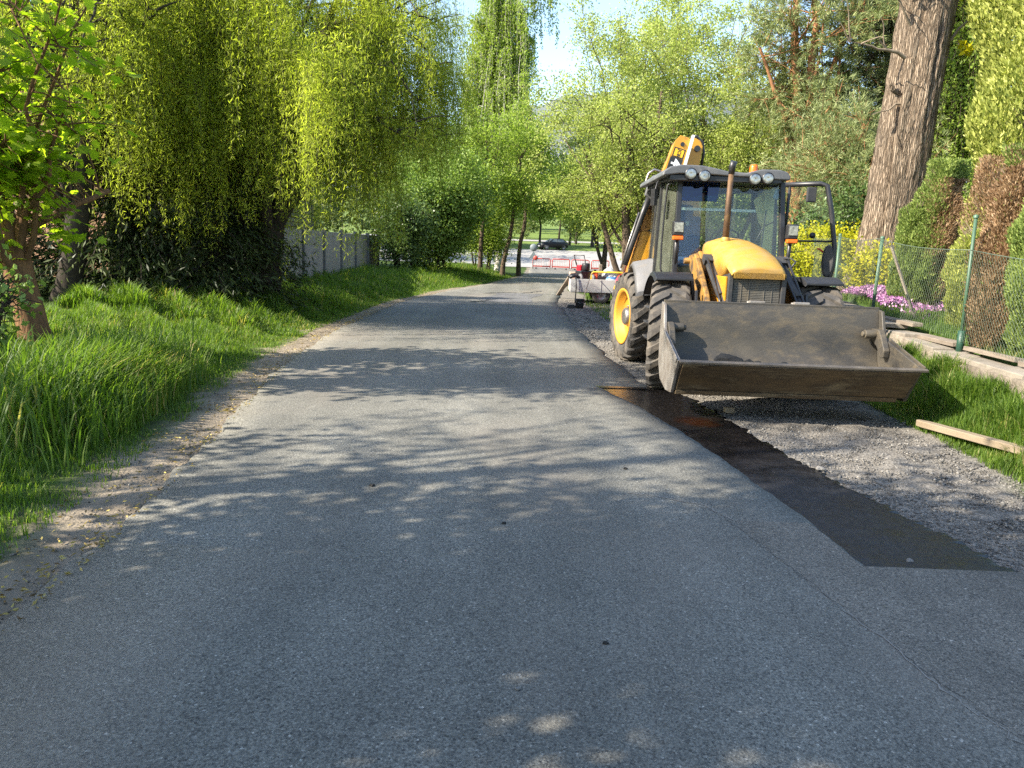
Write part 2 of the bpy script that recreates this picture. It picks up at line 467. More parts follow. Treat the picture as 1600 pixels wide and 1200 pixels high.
V, F = strip_sheet('road', ys1, lambda y: xl(y) + roadjit(y), lambda y: xr(y) + (0.3 * roadjit(y * 1.7) if 3.95 < y < 9.02 else roadjit(y + 5) if y > 9.2 else 0), 0.024, M['road'], 14)
# skirts so that the broken edge has a thickness
n = 15
left_e = np.arange(len(ys1)) * n; right_e = left_e + n - 1
nv = len(V)
VL = V[left_e] - [0.03, 0, 0.06]; VR = V[right_e] + [0.012, 0, -0.06]
V2 = np.concatenate([V, VL, VR])
L = len(ys1)
k = np.arange(L - 1)
FL = np.stack([left_e[k], left_e[k + 1], nv + k + 1, nv + k], 1)
FR = np.stack([right_e[k + 1], right_e[k], nv + L + k, nv + L + k + 1], 1)
road = np_mesh('road', V2, np.concatenate([F, FL, FR]), M['road'])
tag(road, 'narrow worn grey asphalt road running away and bending right', 'road', kind='structure')

# slightly browner strip of older surfacing right of the crack
M['roadbrown'] = asphalt('older_brownish_asphalt', (0.158, 0.145, 0.120), (0.05, 0.046, 0.04), (0.40, 0.37, 0.32))
def crk(y): return float(np.interp(y, [1.2, 1.9, 2.3, 2.75, 3.35, 3.9, 4.25, 4.55], [2.3, 2.05, 1.86, 1.72, 1.60, 1.5, 1.43, 1.40])) + 0.012 * sin(y * 17) + 0.008 * sin(y * 41)
V, F = strip_sheet('old', np.arange(1.2, 4.56, 0.05), crk, lambda y: float(xr(y)) - 0.015 if y > 3.88 else 6.5, 0.0252, M['roadbrown'], 24)
tag(np_mesh('road_patch', V, F, M['roadbrown']), 'slightly browner strip of older asphalt right of the crack', 'road patch', kind='structure')
# black tack-coated trench strip beside the road edge
tm, t, b = nm('fresh_bitumen_coat'); co = objco(t)
n1 = noise(t, 2.2, 8, 0.65, co, 0.5); n2 = noise(t, 16, 6, 0.7, objco(t, (3.0, 0.8, 1)))
sep = t.nodes.new('ShaderNodeSeparateXYZ'); t.links.new(co, sep.inputs[0])
far = t.nodes.new('ShaderNodeMapRange'); far.inputs['From Min'].default_value = 5.0; far.inputs['From Max'].default_value = 7.2
t.links.new(sep.outputs['Y'], far.inputs['Value'])
dry = ramp(t, [(0.2, (0.011, 0.012, 0.015)), (0.5, (0.022, 0.023, 0.027)), (0.8, (0.050, 0.049, 0.053))]); t.links.new(n2.outputs[0], dry.inputs[0])
wet = ramp(t, [(0.3, (0.003, 0.003, 0.004)), (0.75, (0.016, 0.014, 0.013))]); t.links.new(n2.outputs[0], wet.inputs[0])
ma = t.nodes.new('ShaderNodeMath'); ma.operation = 'MULTIPLY_ADD'; ma.inputs[1].default_value = 1.0; t.links.new(far.outputs[0], ma.inputs[0])
nn = t.nodes.new('ShaderNodeMath'); nn.operation = 'MULTIPLY_ADD'; nn.inputs[1].default_value = 1.5; nn.inputs[2].default_value = -0.45; t.links.new(n1.outputs[0], nn.inputs[0])
t.links.new(nn.outputs[0], ma.inputs[2]); ma.use_clamp = True
c = mix(t, ma.outputs[0], dry.outputs[0], wet.outputs[0])
# rust brown oily patch of the place where the machine dripped
di = t.nodes.new('ShaderNodeVectorMath'); di.operation = 'DISTANCE'; di.inputs[1].default_value = (1.86, 7.35, 0.0)
mp = t.nodes.new('ShaderNodeMapping'); mp.inputs['Scale'].default_value = (1, 1, 0); t.links.new(co, mp.inputs[0]); t.links.new(mp.outputs[0], di.inputs[0])
dn = t.nodes.new('ShaderNodeMath'); dn.operation = 'MULTIPLY_ADD'; dn.inputs[1].default_value = 0.7; t.links.new(n1.outputs[0], dn.inputs[0]); t.links.new(di.outputs['Value'], dn.inputs[2])
rp = ramp(t, [(0.46, 1), (0.62, 0)]); t.links.new(dn.outputs[0], rp.inputs[0])
c = mix(t, rp.outputs[0], c, (0.020, 0.007, 0.003))
t.links.new(c, b.inputs['Base Color'])
b.inputs['Specular IOR Level'].default_value = 0.30
rr = ramp(t, [(0, 0.48), (0.6, 0.28), (1, 0.16)]); t.links.new(ma.outputs[0], rr.inputs[0]); t.links.new(rr.outputs[0], b.inputs['Roughness'])
bump(t, b, n2.outputs[0], 0.22, 0.012)
tys = np.arange(3.90, 9.07, 0.02)
def tar_r(y):
    base = np.interp(y, [3.88, 4.1, 4.6, 5.4, 6.4, 7.2, 8.0, 8.6, 9.1], [2.80, 2.74, 2.64, 2.46, 2.30, 2.22, 2.14, 2.06, 1.9])
    return base + 0.018 * np.sin(y * 9) + 0.016 * np.sin(y * 23 + 1) + 0.02 * np.sin(y * 61) + 0.015 * np.sin(y * 97 + 2)
V, F = strip_sheet('tar', tys, lambda y: xr(y) - 0.02, tar_r, 0.010, tm, 20)
V[:, 2] += np.random.default_rng(3).normal(0, 0.0012, len(V)) + 0.012
V[20::21, 2] -= 0.03
tar = np_mesh('tar_strip', V, F, tm, smooth=True)
tag(tar, 'wet black bitumen strip beside the cut road edge', 'tar strip', kind='structure')
# black brushed joint line across the end of the cut
V, F = strip_sheet('joint', np.array([9.02, 9.06, 9.10, 9.135]), lambda y: 1.02 + 0.25 * (9.1 - y), lambda y: 1.80, 0.030, tm, 16)
jm = surf('joint_bitumen', (0.004, 0.004, 0.005), (0.01, 0.01, 0.01), 20, 0.25, bs=0.3)
jo = np_mesh('tar_joint', V, F, jm)
tag(jo, 'thin black bitumen joint line ending in the road', 'tar joint', kind='structure')

# repair patches farther up the road
for k, (x0, x1, y0, y1, m, lab) in enumerate([(-1.15, 0.35, 22.6, 27.2, 'roadold', 'dark gravelly repair patch in the far road surface'),]):
    V, F = strip_sheet('patch', np.linspace(y0, y1, 9), lambda y: x0 + 0.12 * np.sin(y * 2) + 0.12 * (y - y0), lambda y: x1 + 0.1 * np.sin(y * 1.7) + 0.12 * (y - y0), 0.029, M[m], 6)
    tag(np_mesh('road_patch', V, F, M[m]), lab, 'road patch', kind='structure')
cm = surf('dark_crack_filler', (0.010, 0.010, 0.011), (0.025, 0.024, 0.023), 30, 0.7)
cm2 = surf('fine_dark_crack', (0.045, 0.043, 0.04), (0.07, 0.067, 0.062), 30, 0.9)  # dark grey colour of the fine crack line
cml = surf('pale_crack_edge', (0.26, 0.24, 0.21), (0.18, 0.17, 0.15), 30, 0.9)
def ribbon(pts, w, z, jitter, seed, sub=10):
    r = np.random.default_rng(seed); P = np.array(pts, float); out = []
    for a, c in zip(P[:-1], P[1:]):
        for q in np.linspace(0, 1, sub, endpoint=False): out.append(a + (c - a) * q)
    out.append(P[-1]); out = np.array(out); out += r.normal(0, jitter, out.shape)
    d = np.gradient(out, axis=0); d /= np.linalg.norm(d, axis=1)[:, None] + 1e-9
    nrm = np.stack([-d[:, 1], d[:, 0]], 1)
    ww = w * (0.35 + 1.1 * r.random(len(out)))[:, None]
    A = out + nrm * ww / 2; B = out - nrm * ww / 2
    V = np.concatenate([np.c_[A, zbase(A[:, 1]) + z], np.c_[B, zbase(B[:, 1]) + z]])
    n = len(out); k = np.arange(n - 1)
    return V, np.stack([k, k + n, k + n + 1, k + 1], 1)
for pts, w, z, j, m, lab in [
    ([(1.02, 4.95), (1.22, 4.84), (1.36, 4.6), (1.43, 4.25), (1.5, 3.9), (1.60, 3.35), (1.72, 2.75), (1.86, 2.3), (2.05, 1.9)], 0.0028, 0.0262, 0.010, cm2, 'fine dark crack wandering across the near right road surface'),
    ([(0.82, 5.02), (1.02, 4.96), (1.29, 4.82), (1.40, 4.55)], 0.009, 0.0268, 0.007, cml, 'pale chipped crack edge in the near road'),
    ([(1.62, 3.35), (1.70, 2.75), (1.80, 2.40)], 0.008, 0.0268, 0.010, cml, 'pale crumbled crack edge lower on the near road'),
    ([(-1.3, 22.3), (-0.95, 22.7), (-0.75, 23.6)], 0.12, 0.033, 0.03, cm, 'black bitumen seam at the near corner of the repair patch'),
    ([(-1.1, 26.6), (-0.3, 27.5), (0.2, 27.3), (1.0, 29.0)], 0.12, 0.033, 0.03, cm, 'black bitumen seam along the far side of the repair patch')]:
    V, F = ribbon(pts, w, z, j, hash(lab) % 1 + int(w * 1000))
    tag(np_mesh('road_crack', V, F, m), lab, 'road crack', kind='structure')

# pale sunlit junction beyond the barriers
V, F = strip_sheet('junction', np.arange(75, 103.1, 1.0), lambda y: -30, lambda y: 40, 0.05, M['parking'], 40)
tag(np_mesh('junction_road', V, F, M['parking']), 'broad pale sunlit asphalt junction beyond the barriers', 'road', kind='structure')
V, F = strip_sheet('upper', np.arange(124, 133.1, 1.0), lambda y: -60, lambda y: 70, 0.06, M['parking'], 40)
tag(np_mesh('upper_road', V, F, M['parking']), 'pale strip of a second road behind the parked car', 'road', kind='structure')

# far hills ----------------------------------------------------------
hm = surf('haze_tinted_hill', (0.075, 0.095, 0.10), (0.10, 0.115, 0.11), 0.02, 0.95, bs=0.0)  # blue-grey of distant haze put into the hill colour
hx = np.linspace(-900, 1100, 70); hy = np.linspace(700, 1500, 24)
HX, HY = np.meshgrid(hx, hy)
HZ = 190 * np.exp(-((HX - 230) / 420) ** 2 - ((HY - 1150) / 260) ** 2) + 150 * np.exp(-((HX + 500) / 300) ** 2 - ((HY - 1200) / 230) ** 2)
HZ += 40 + np.random.default_rng(5).normal(0, 3.5, HX.shape) - 25 * sst(900, 700, HY)
nx = len(hx)
ii = (np.arange(len(hy) - 1)[:, None] * nx + np.arange(nx - 1)[None, :]).ravel()
tag(np_mesh('hills', np.stack([HX, HY, HZ], -1).reshape(-1, 3), np.stack([ii, ii + 1, ii + nx + 1, ii + nx], 1), hm, smooth=True),
    'distant wooded hill ridge under the sky', 'hills', kind='structure')

# ------------------------------------------------------------------ backhoe loader (x across, y towards its rear, z up)
bh = empty('backhoe_loader', (2.76, 9.30, 0.0), R(-1.0),
           'yellow backhoe loader with wide dirty front bucket parked on the gravel shoulder', 'backhoe loader')

def make_wheel(cx, cy, rad, wid, side, lugs=20):
    """side = -1: outer face towards -x"""
    mb = MB(); h = wid / 2
    prof = [(rad*0.60, -h*0.80), (rad*0.66, -h*0.98), (rad*0.80, -h*1.04), (rad*0.90, -h*0.99), (rad*0.945, -h*0.80), (rad*0.955, 0),
            (rad*0.945, h*0.80), (rad*0.90, h*0.99), (rad*0.80, h*1.04), (rad*0.66, h*0.98), (rad*0.60, h*0.80), (rad*0.60, -h*0.80)]
    mb.lathe(prof, (0, 0, 0), 'x', 48)
    for k in range(lugs):                       # chevron tread bars wrapped over the shoulder
        for s in (-1, 1):
            t0 = 2*pi*(k + (0.5 if s > 0 else 0)) / lugs
            st = []
            for f, (x, r0, r1) in enumerate([(0.04*h, .94, 1.0), (0.45*h, .94, 1.0), (0.82*h, .93, .995), (1.02*h, .88, .955), (1.06*h, .80, .86)]):
                tt = t0 - 0.40 * (x / h) * (0.62)
                hw = [0.055, 0.058, 0.066, 0.075, 0.06][f]
                ring = []
                for (rr, dt) in ((r0*rad, -hw*1.25), (r1*rad, -hw), (r1*rad, hw), (r0*rad, hw*1.25)):
                    ring.append((s*x, rr*sin(tt+dt), rr*cos(tt+dt)))
                st.append(ring)
            mb.loft(st, smooth=False)
    w = MB()
    o = mb.build('tyre', M['tyre'])
    rm = MB(); s = side
    rp = [(rad*0.615, h*0.86), (rad*0.64, h*0.98), (rad*0.60, h*1.0), (rad*0.55, h*0.86), (rad*0.52, h*0.45), (rad*0.44, h*0.35), (rad*0.30, h*0.30), (rad*0.22, h*0.34), (0.001, h*0.34)]
    rm.lathe([(r, s*x) for r, x in rp], (0, 0, 0), 'x', 40)
    rm.lathe([(rad*0.615, s*h*0.86), (rad*0.60, -s*h*0.8)], (0, 0, 0), 'x', 40)
    r_o = rm.build('rim', M['rim'])
    hb = MB()
    hb.lathe([(rad*0.21, s*h*0.33), (rad*0.20, s*h*0.75), (rad*0.16, s*h*0.86), (0.001, s*h*0.86)], (0, 0, 0), 'x', 24)
    for k in range(8):
        a = 2*pi*k/8
        hb.cyl((s*h*0.30, rad*0.30*cos(a), rad*0.30*sin(a)), (s*h*0.42, rad*0.30*cos(a), rad*0.30*sin(a)), 0.022, 6)
    h_o = hb.build('hub', M['steel'])
    e = bpy.data.objects.new('wheel', o.data); COL.objects.link(e); bpy.data.objects.remove(o)
    e.parent = bh; e.location = (cx, cy, rad)
    r_o.parent = e; h_o.parent = e
    tag(e, 'large dusty chevron tyre')
    return e
make_wheel(-0.885, 0.0, 0.655, 0.43, -1, 20).rotation_euler = (0, 0, R(-11))
make_wheel(0.87, -0.02, 0.655, 0.43, 1, 20).rotation_euler = (0, 0, R(-11))
make_wheel(-0.955, 2.36, 0.665, 0.46, -1, 20).rotation_euler = (0, 0, R(10))
make_wheel(0.955, 2.36, 0.665, 0.46, 1, 20)

# chassis, axles
mb = MB()
mb.box((0.0, 1.0, 0.78), (0.62, 3.6, 0.36)).box((0, 0, 0.66), (1.45, 0.22, 0.22)).box((0, 2.36, 0.68), (1.4, 0.3, 0.3))
mb.box((0, -0.45, 0.75), (0.5, 0.7, 0.3)).tube([(-.68, -.2, .72), (.68, -.2, .72)], 0.035, 10)
mb.build('chassis', M['black'], bh, 0.02)

# front bucket (lower jaw and back wall of a clamshell bucket)
XA, XB = -1.135, 1.17
inner = [(-1.02, 1.115), (-1.055, 1.0), (-1.075, 0.88), (-1.085, 0.76), (-1.10, 0.66), (-1.13, 0.57), (-1.18, 0.50), (-1.26, 0.46), (-1.36, 0.45), (-1.48, 0.465), (-1.65, 0.51), (-2.04, 0.625)]
outer = [(-2.055, 0.615), (-1.86, 0.40), (-1.80, 0.30), (-1.55, 0.255), (-1.2, 0.30), (-1.02, 0.42), (-0.97, 0.62), (-0.965, 0.95), (-0.985, 1.118)]
mb = MB().prism(inner + outer, 'x', XA + 0.02, XB - 0.02, True)
bk = mb.build('bucket', M['bucket'], bh)
es_ = bk.modifiers.new('edges', 'EDGE_SPLIT'); es_.split_angle = R(32)
tag(bk, 'wide dark steel bucket scratched and caked with dirt')
# the muddy front underside plate, a wear strip and the cutting lip
mb = MB().prism([(-2.062, 0.606), (-1.872, 0.405), (-1.812, 0.318), (-1.825, 0.31), (-1.89, 0.40), (-2.075, 0.60)], 'x', XA + 0.035, XB - 0.02)
mb.build('bucket_underside', M['bucketfront'], bk, 0.003, 1)
mb = MB().prism([(-1.83, 0.308), (-1.815, 0.262), (-1.5, 0.235), (-1.5, 0.252), (-1.80, 0.29)], 'x', XA + 0.03, XB - 0.10)
mb.build('wear_strip', M['bucketfront'], bk, 0.003, 1)
mb = MB().prism([(-2.04, 0.642), (-2.085, 0.628), (-2.08, 0.606), (-2.03, 0.622)], 'x', XA, XB + 0.045)
mb.build('bucket_lip', surf('worn_lip_steel', (0.17, 0.145, 0.115), (0.09, 0.075, 0.06), 9, 0.5, 0.4, 0.2, 40), bk, 0.003, 1)
for sx, lab in ((XA, None), (XB, None)):
    side = [(-0.975, 1.12), (-1.10, 1.10), (-1.20, 0.86), (-1.34, 0.80), (-2.05, 0.635), (-1.86, 0.375), (-1.79, 0.27), (-1.5, 0.245), (-1.15, 0.30), (-1.0, 0.44), (-0.955, 0.7)]
    mb = MB().prism(side, 'x', sx - 0.016, sx + 0.016)
    # bolted side cutter along the sloping front edge
    mb.prism([(-1.28, 0.845), (-1.36, 0.82), (-2.06, 0.655), (-2.00, 0.60), (-1.34, 0.74)], 'x', sx + (-0.03 if sx < 0 else 0.017), sx + (-0.017 if sx < 0 else 0.03))
    mb.build('bucket_side', M['edge'] if sx < 0 else M['bucket'], bk, 0.004, 1)
    k = -1 if sx < 0 else 1
    x0 = sx - k * 0.02; x1 = sx - k * 0.085
    mb = MB().prism([(-1.06, 0.92), (-1.22, 0.92), (-1.29, 0.86), (-1.40, 0.72), (-1.39, 0.645), (-1.33, 0.635), (-1.22, 0.74), (-1.08, 0.80)], 'x', min(x0, x1), max(x0, x1))
    mb.cyl((sx - k * 0.02, -1.16, 0.865), (sx - k * 0.20, -1.16, 0.865), 0.047, 14)
    mb.cyl((sx - k * 0.19, -1.16, 0.865), (sx - k * 0.225, -1.16, 0.865), 0.03, 8)
    mb.build('clam_hinge', M['bucket'], bk, 0.008)
# top rail of the bucket and the hitch ears that show above it
mb = MB().box((0.02, -0.985, 1.125), (2.30, 0.05, 0.03))
mb.build('bucket_rim', M['bucket'], bk, 0.004, 1)
for x in (-0.12, 0.36):
    mb = MB().box((x, -0.93, 1.135), (0.17, 0.06, 0.05)).cyl((x - 0.1, -0.90, 1.13), (x + 0.1, -0.90, 1.13), 0.025, 10)
    mb.build('hitch_ear', M['edge'], bk, 0.008)

# loader arms with tilt and lift cylinders
def LOWER(mb): mb.v = [(x_, y_, z_ - (0.19 * max(0, z_ - 0.9) / 0.9)) for x_, y_, z_ in mb.v]
for s, x in ((-1, -0.55), (1, 0.47)):
    mb = MB()
    mb.prism([(0.62, 1.80), (0.28, 1.84), (-0.02, 1.60), (-0.42, 1.28), (-0.88, 0.72), (-0.93, 0.55), (-0.78, 0.52), (-0.30, 1.0), (0.05, 1.36), (0.50, 1.58)], 'x', x - 0.03, x + 0.03)
    LOWER(mb); ar = mb.build('loader_arm', M['arm'], bh, 0.012)
    mb = MB().prism([(0.72, 0.8), (0.72, 1.84), (0.55, 1.88), (0.18, 1.55), (0.08, 1.1), (0.12, 0.8)], 'x', x - s*0.10 - 0.02, x - s*0.10 + 0.02)
    mb.cyl((x - s*0.14, 0.55, 1.72), (x + s*0.10, 0.55, 1.72), 0.05, 14)
    LOWER(mb)
    mb.build('arm_tower', M['arm'], bh, 0.008)
    xc = x - s * -0.0 + (0.13 if s < 0 else -0.03)
    mb = MB()
    mb.tube([(xc, 0.15, 1.72), (xc + 0.01, -0.55, 1.25)], 0.06, 12)
    mb.tube([(xc + 0.01, -0.55, 1.25), (xc + 0.02, -0.92, 0.98)], 0.034, 10)
    mb.box((xc, 0.12, 1.75), (0.16, 0.16, 0.10), (R(35), 0, 0))
    LOWER(mb)
    mb.build('tilt_cylinder', M['plastic'], bh)
    mb = MB()
    for q in (-0.05, 0.05):
        mb.tube([(xc + q, 0.20, 1.80), (xc + q, 0.02, 1.76), (xc + q*0.9, -0.3, 1.50), (xc + q*0.8, -0.62, 1.24), (xc + q*0.8, -0.75, 1.14)], 0.016, 8)
    mb.tube([(xc - 0.02, 0.14, 1.78), (xc + 0.08, 0.05, 1.82), (xc + 0.12, -0.03, 1.77), (xc + 0.06, -0.08, 1.68)], 0.012, 8)
    LOWER(mb)
    mb.build('hydraulic_hose', M['black'], bh)

# bonnet, grille and exhaust
cx = -0.08
rings = []
for y, w, ze, zc, zb in ((-0.80, .300, 1.475, 1.515, 1.455), (-0.795, .318, 1.495, 1.54, 1.45), (-0.72, .326, 1.535, 1.585, 1.44), (-0.45, .332, 1.635, 1.69, 1.42),
                         (-0.1, .338, 1.715, 1.775, 1.35), (0.3, .338, 1.775, 1.845, 1.2), (0.62, .325, 1.80, 1.87, 1.15), (0.82, .31, 1.80, 1.86, 1.15)):
    w *= 0.93; zc -= 0.018; ze -= 0.015
    rings.append([(cx-w, y, zb), (cx-w, y, ze-0.07), (cx-w*0.96, y, ze-0.025), (cx-w*0.84, y, ze+0.008), (cx-w*0.45, y, zc-0.012), (cx, y, zc),
                  (cx+w*0.45, y, zc-0.012), (cx+w*0.84, y, ze+0.008), (cx+w*0.96, y, ze-0.025), (cx+w, y, ze-0.07), (cx+w, y, zb)])
hood = MB().loft(rings).build('bonnet', M['hood'], bh)
tag(hood, 'smooth yellow bonnet sloping to the front')
mb = MB()
for s in (-1, 1):
    mb.box((cx + s*0.322, 0.0, 1.12), (0.024, 1.36, 0.56))
mb.build('side_panel', M['yellow'], bh, 0.006)
mb = MB().box((cx, -0.24, 1.10), (0.60, 0.96, 0.68))
for s in (-1, 1):
    mb.box((cx + s*0.292, -0.735, 1.11), (0.055, 0.05, 0.66))
mb.box((cx, -0.735, 1.43), (0.60, 0.05, 0.03))
gr = mb.build('grille', M['plastic'], bh, 0.008)
mb = MB()
for k in range(34):
    mb.box((cx, -0.728, 0.80 + k*0.0182), (0.51, 0.012, 0.013))
for x in (-0.085, 0.085, 0.17, -0.17):
    mb.box((cx + x, -0.735, 1.11), (0.006, 0.008, 0.62))
mb.build('grille_mesh', surf('dusty_grille_mesh', (0.12, 0.11, 0.09), (0.08, 0.075, 0.065), 6, 0.7, dirt=(0.20, 0.16, 0.10), dirt_scale=5, dirt_at=(0.5, 0.8)), gr)
MB().lathe([(0.001, -0.012), (0.013, -0.008), (0.016, 0.0)], (cx + 0.02, -0.742, 1.405), 'y', 12).build('bonnet_lock', M['steel'], gr)
ex = MB().tube([(-0.215, 0.28, 1.74), (-0.213, 0.28, 2.25), (-0.205, 0.29, 2.62)], [0.040, 0.036, 0.033], 14)
exo = ex.build('exhaust_pipe', M['rust'], bh)
MB().tube([(-0.205, 0.29, 2.60), (-0.203, 0.285, 2.68), (-0.192, 0.262, 2.745)], [0.037, 0.038, 0.041], 14).build('exhaust_tip', M['black'], exo)
MB().lathe([(0.05, 0), (0.055, 0.03), (0.042, 0.05)], (-0.215, 0.28, 1.80), 'z', 16).build('exhaust_collar', M['hood'], exo)

# front mudguards
for s, x in ((-1, -0.90), (1, 0.845)):
    arc = []
    for k in range(9):
        a = R(66 + k * 9.5)
        arc.append((0.02 - 0.745 * cos(a) * 0.98, 0.655 + 0.755 * sin(a)))
    ring = []
    for (y, z) in arc:
        ring.append([(x - 0.235, y, z - 0.05), (x - 0.215, y, z), (x + 0.215, y, z + 0.008), (x + 0.235, y, z - 0.05), (x + 0.215, y, z - 0.022), (x - 0.205, y, z - 0.024)])
    mb = MB().loft(ring, smooth=False)
    xi = x - s * 0.24
    mb.bar((xi, -0.36, 1.22), (xi, -0.42, 0.92), 0.03, 0.05).bar((xi, 0.0, 1.40), (xi * 0.82, 0.02, 0.75), 0.04, 0.05)
    mb.build('mudguard', M['black'], bh, 0.008)
# silver rear mudguards
for s, x in ((-1, -0.86), (1, 0.86)):
    ring = []
    for k in range(10):
        a = R(30 + k * 13.5)
        y = 2.36 - 0.80 * cos(a); z = 0.665 + 0.83 * sin(a)
        ring.append([(x + s*0.22, y, z - 0.07), (x + s*0.18, y, z - 0.005), (x - s*0.06, y, z + 0.05), (x - s*0.26, y, z + 0.06), (x - s*0.26, y, z - 0.02), (x + s*0.14, y, z - 0.055)])
    MB().loft(ring).build('rear_mudguard', M['silver'], bh)

# cab -------------------------------------------------------------
A0 = (-0.70, 0.86, 1.22); A1 = (-0.685, 1.00, 2.60)
B0 = (-0.84, 1.62, 1.18); B1 = (-0.80, 1.62, 2.60)
C0 = (-0.76, 2.62, 1.30); C1 = (-0.69, 2.58, 2.60)
a0 = (0.70, 0.86, 1.22); a1 = (0.635, 1.00, 2.58)
b0 = (0.83, 1.62, 1.18); b1 = (0.73, 1.62, 2.58)
c0 = (0.82, 2.62, 1.30); c1 = (0.72, 2.58, 2.58)
cabm = MB()
for p, q in ((A0, A1), (B0, B1), (C0, C1), (a0, a1), (b0, b1), (c0, c1)):
    cabm.bar(p, q, 0.065, 0.075)
for p, q in ((A1, a1), (B1, b1), (C1, c1), (A1, B1), (B1, C1), (a1, b1), (b1, c1), (A0, B0), (B0, C0), (b0, c0), (C0, c0), (a0, b0), (A0, a0)):
    cabm.bar(p, q, 0.05, 0.06)
cab = cabm.build('cab_frame', M['black'], bh, 0.008)
mb = MB()
mb.box((-0.80, 1.25, 1.02), (0.10, 0.82, 0.36)).box((0.76, 1.3, 0.95), (0.12, 0.82, 0.5)).box((0, 0.90, 1.02), (1.36, 0.04, 0.42)).box((-0.72, 1.2, 0.72), (0.36, 0.62, 0.34))
mb.box((0.0, 1.8, 1.05), (1.5, 1.7, 0.06)).box((0.66, 1.2, 0.70), (0.36, 0.62, 0.34)).box((0, 2.62, 1.3), (1.6, 0.04, 0.5))
for k in range(3):
    mb.box((-0.93, 1.15, 0.5 + k*0.2), (0.14, 0.36, 0.03))
mb.build('cab_base', M['plastic'], bh, 0.012)
def pane(name, pts, m, parent, th=0.006):
    P = [Vector(p) for p in pts]; n = (P[1]-P[0]).cross(P[2]-P[0]).normalized() * th
    k = len(P)
    mb = MB().add(P + [p + n for p in P], [tuple(range(k))[::-1], tuple(range(k, 2*k))] + [(i, (i+1) % k, k+(i+1) % k, k+i) for i in range(k)])
    return mb.build(name, m, parent)
def lerp(p, q, t): return tuple(a + (b - a) * t for a, b in zip(p, q))
pane('windscreen', [A0, a0, lerp(a0, a1, .985), lerp(A0, A1, .985)], M['glass'], cab)
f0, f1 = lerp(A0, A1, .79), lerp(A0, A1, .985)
pane('sky_reflection', [(f0[0]+.03, f0[1]-.012, f0[2]), (-0.20, f0[1]-.012, f0[2]), (-0.16, f1[1]-.012, f1[2]), (f1[0]+.03, f1[1]-.012, f1[2])], M['skyreflection'], cab)  # painted reflection of the sky along the upper left windscreen
pane('side_window', [A0, A1, B1, B0], M['sideglass'], cab)
pane('side_window', [B0, B1, C1, C0], M['sideglass'], cab)
pane('side_window', [b0, c0, c1, b1], M['sideglass'], cab)
pane('rear_window', [(-.8, 2.60, 1.55), (.76, 2.60, 1.55), (.70, 2.575, 2.56), (-.78, 2.575, 2.56)], M['glass'], cab)
# roof
poly = [(-.955, 2.60), (-.945, 2.655), (-.86, 2.715), (-.72, 2.742), (-.46, 2.738), (-.30, 2.712), (-.14, 2.678), (.10, 2.665), (.19, 2.69), (.30, 2.715), (.52, 2.715), (.61, 2.69), (.655, 2.64), (.655, 2.59), (.30, 2.60), (.10, 2.615), (-.14, 2.62), (-.46, 2.635), (-.75, 2.63)]
rf = MB().prism(poly, 'y', 0.74, 2.86).build('cab_roof', M['roofgrey'], bh, 0.016, 3)
mb = MB().box((-0.15, 0.86, 2.585), (1.42, 0.18, 0.075)).box((-0.15, 1.8, 2.60), (1.40, 1.9, 0.05))
mb.build('roof_lining', M['black'], rf, 0.01)
for x, z in ((-.60, 2.632), (-.425, 2.612), (.215, 2.592), (.375, 2.606)):
    w = MB().lathe([(0.001, 0.06), (0.06, 0.055), (0.076, 0.0), (0.076, -0.03), (0.066, -0.036)], (x, 0.77, z), 'y', 24).build('work_light', M['black'], rf)
    MB().lathe([(0.001, -0.030), (0.04, -0.034), (0.064, -0.030)], (x, 0.77, z), 'y', 24).build('lens', M['lampglass'], w)
bc = MB().lathe([(0.06, 0), (0.055, 0.10), (0.045, 0.125), (0.001, 0.13)], (0.42, 1.6, 2.735), 'z', 20).build('beacon', M['amber'], rf)
MB().lathe([(0.066, -0.03), (0.066, 0.012), (0.05, 0.014)], (0.42, 1.6, 2.735), 'z', 20).build('beacon_base', M['black'], bc)
# headlamps on stalks
for x, z in ((-0.705, 1.93), (0.755, 1.935)):
    hl = MB().box((x, 0.80, z + 0.02), (0.145, 0.10, 0.19)).build('headlamp', M['black'], bh, 0.02)
    MB().box((x, 0.745, z + 0.035), (0.118, 0.012, 0.125)).build('lens', M['lampglass'], hl, 0.004)
    MB().box((x, 0.775, z - 0.10), (0.135, 0.085, 0.052)).build('indicator', M['amber'], hl, 0.012)
    MB().tube([(x, 0.83, z - 0.08), (x, 0.86, z - 0.3), (x * 0.98, 0.90, 1.22)], 0.026, 8).build('stalk', M['black'], hl)
# curved black hose loop beside the left pillar
MB().tube([(-0.76, .93, 2.50), (-0.80, .95, 2.54), (-0.845, .98, 2.50), (-0.86, .99, 2.2), (-0.87, 1.0, 1.75), (-0.865, .98, 1.42), (-0.82, .95, 1.32)], 0.014, 8).build('washer_hose', M['black'], bh)
# mirror
MB().box((-0.97, 1.25, 2.36), (0.05, 0.10, 0.22), (0, 0, R(20))).tube([(-.96, 1.25, 2.45), (-.93, 1.3, 2.56), (-.86, 1.3, 2.60)], 0.012, 8).build('mirror', M['black'], bh, 0.015)
# wiper
MB().tube([(0.28, 0.93, 1.70), (0.44, 0.955, 2.02), (0.56, 0.975, 2.08)], 0.010, 6).box((0.43, 0.94, 1.92), (0.014, 0.014, 0.62), (R(-6), R(4), 0)).build('wiper', M['black'], bh)
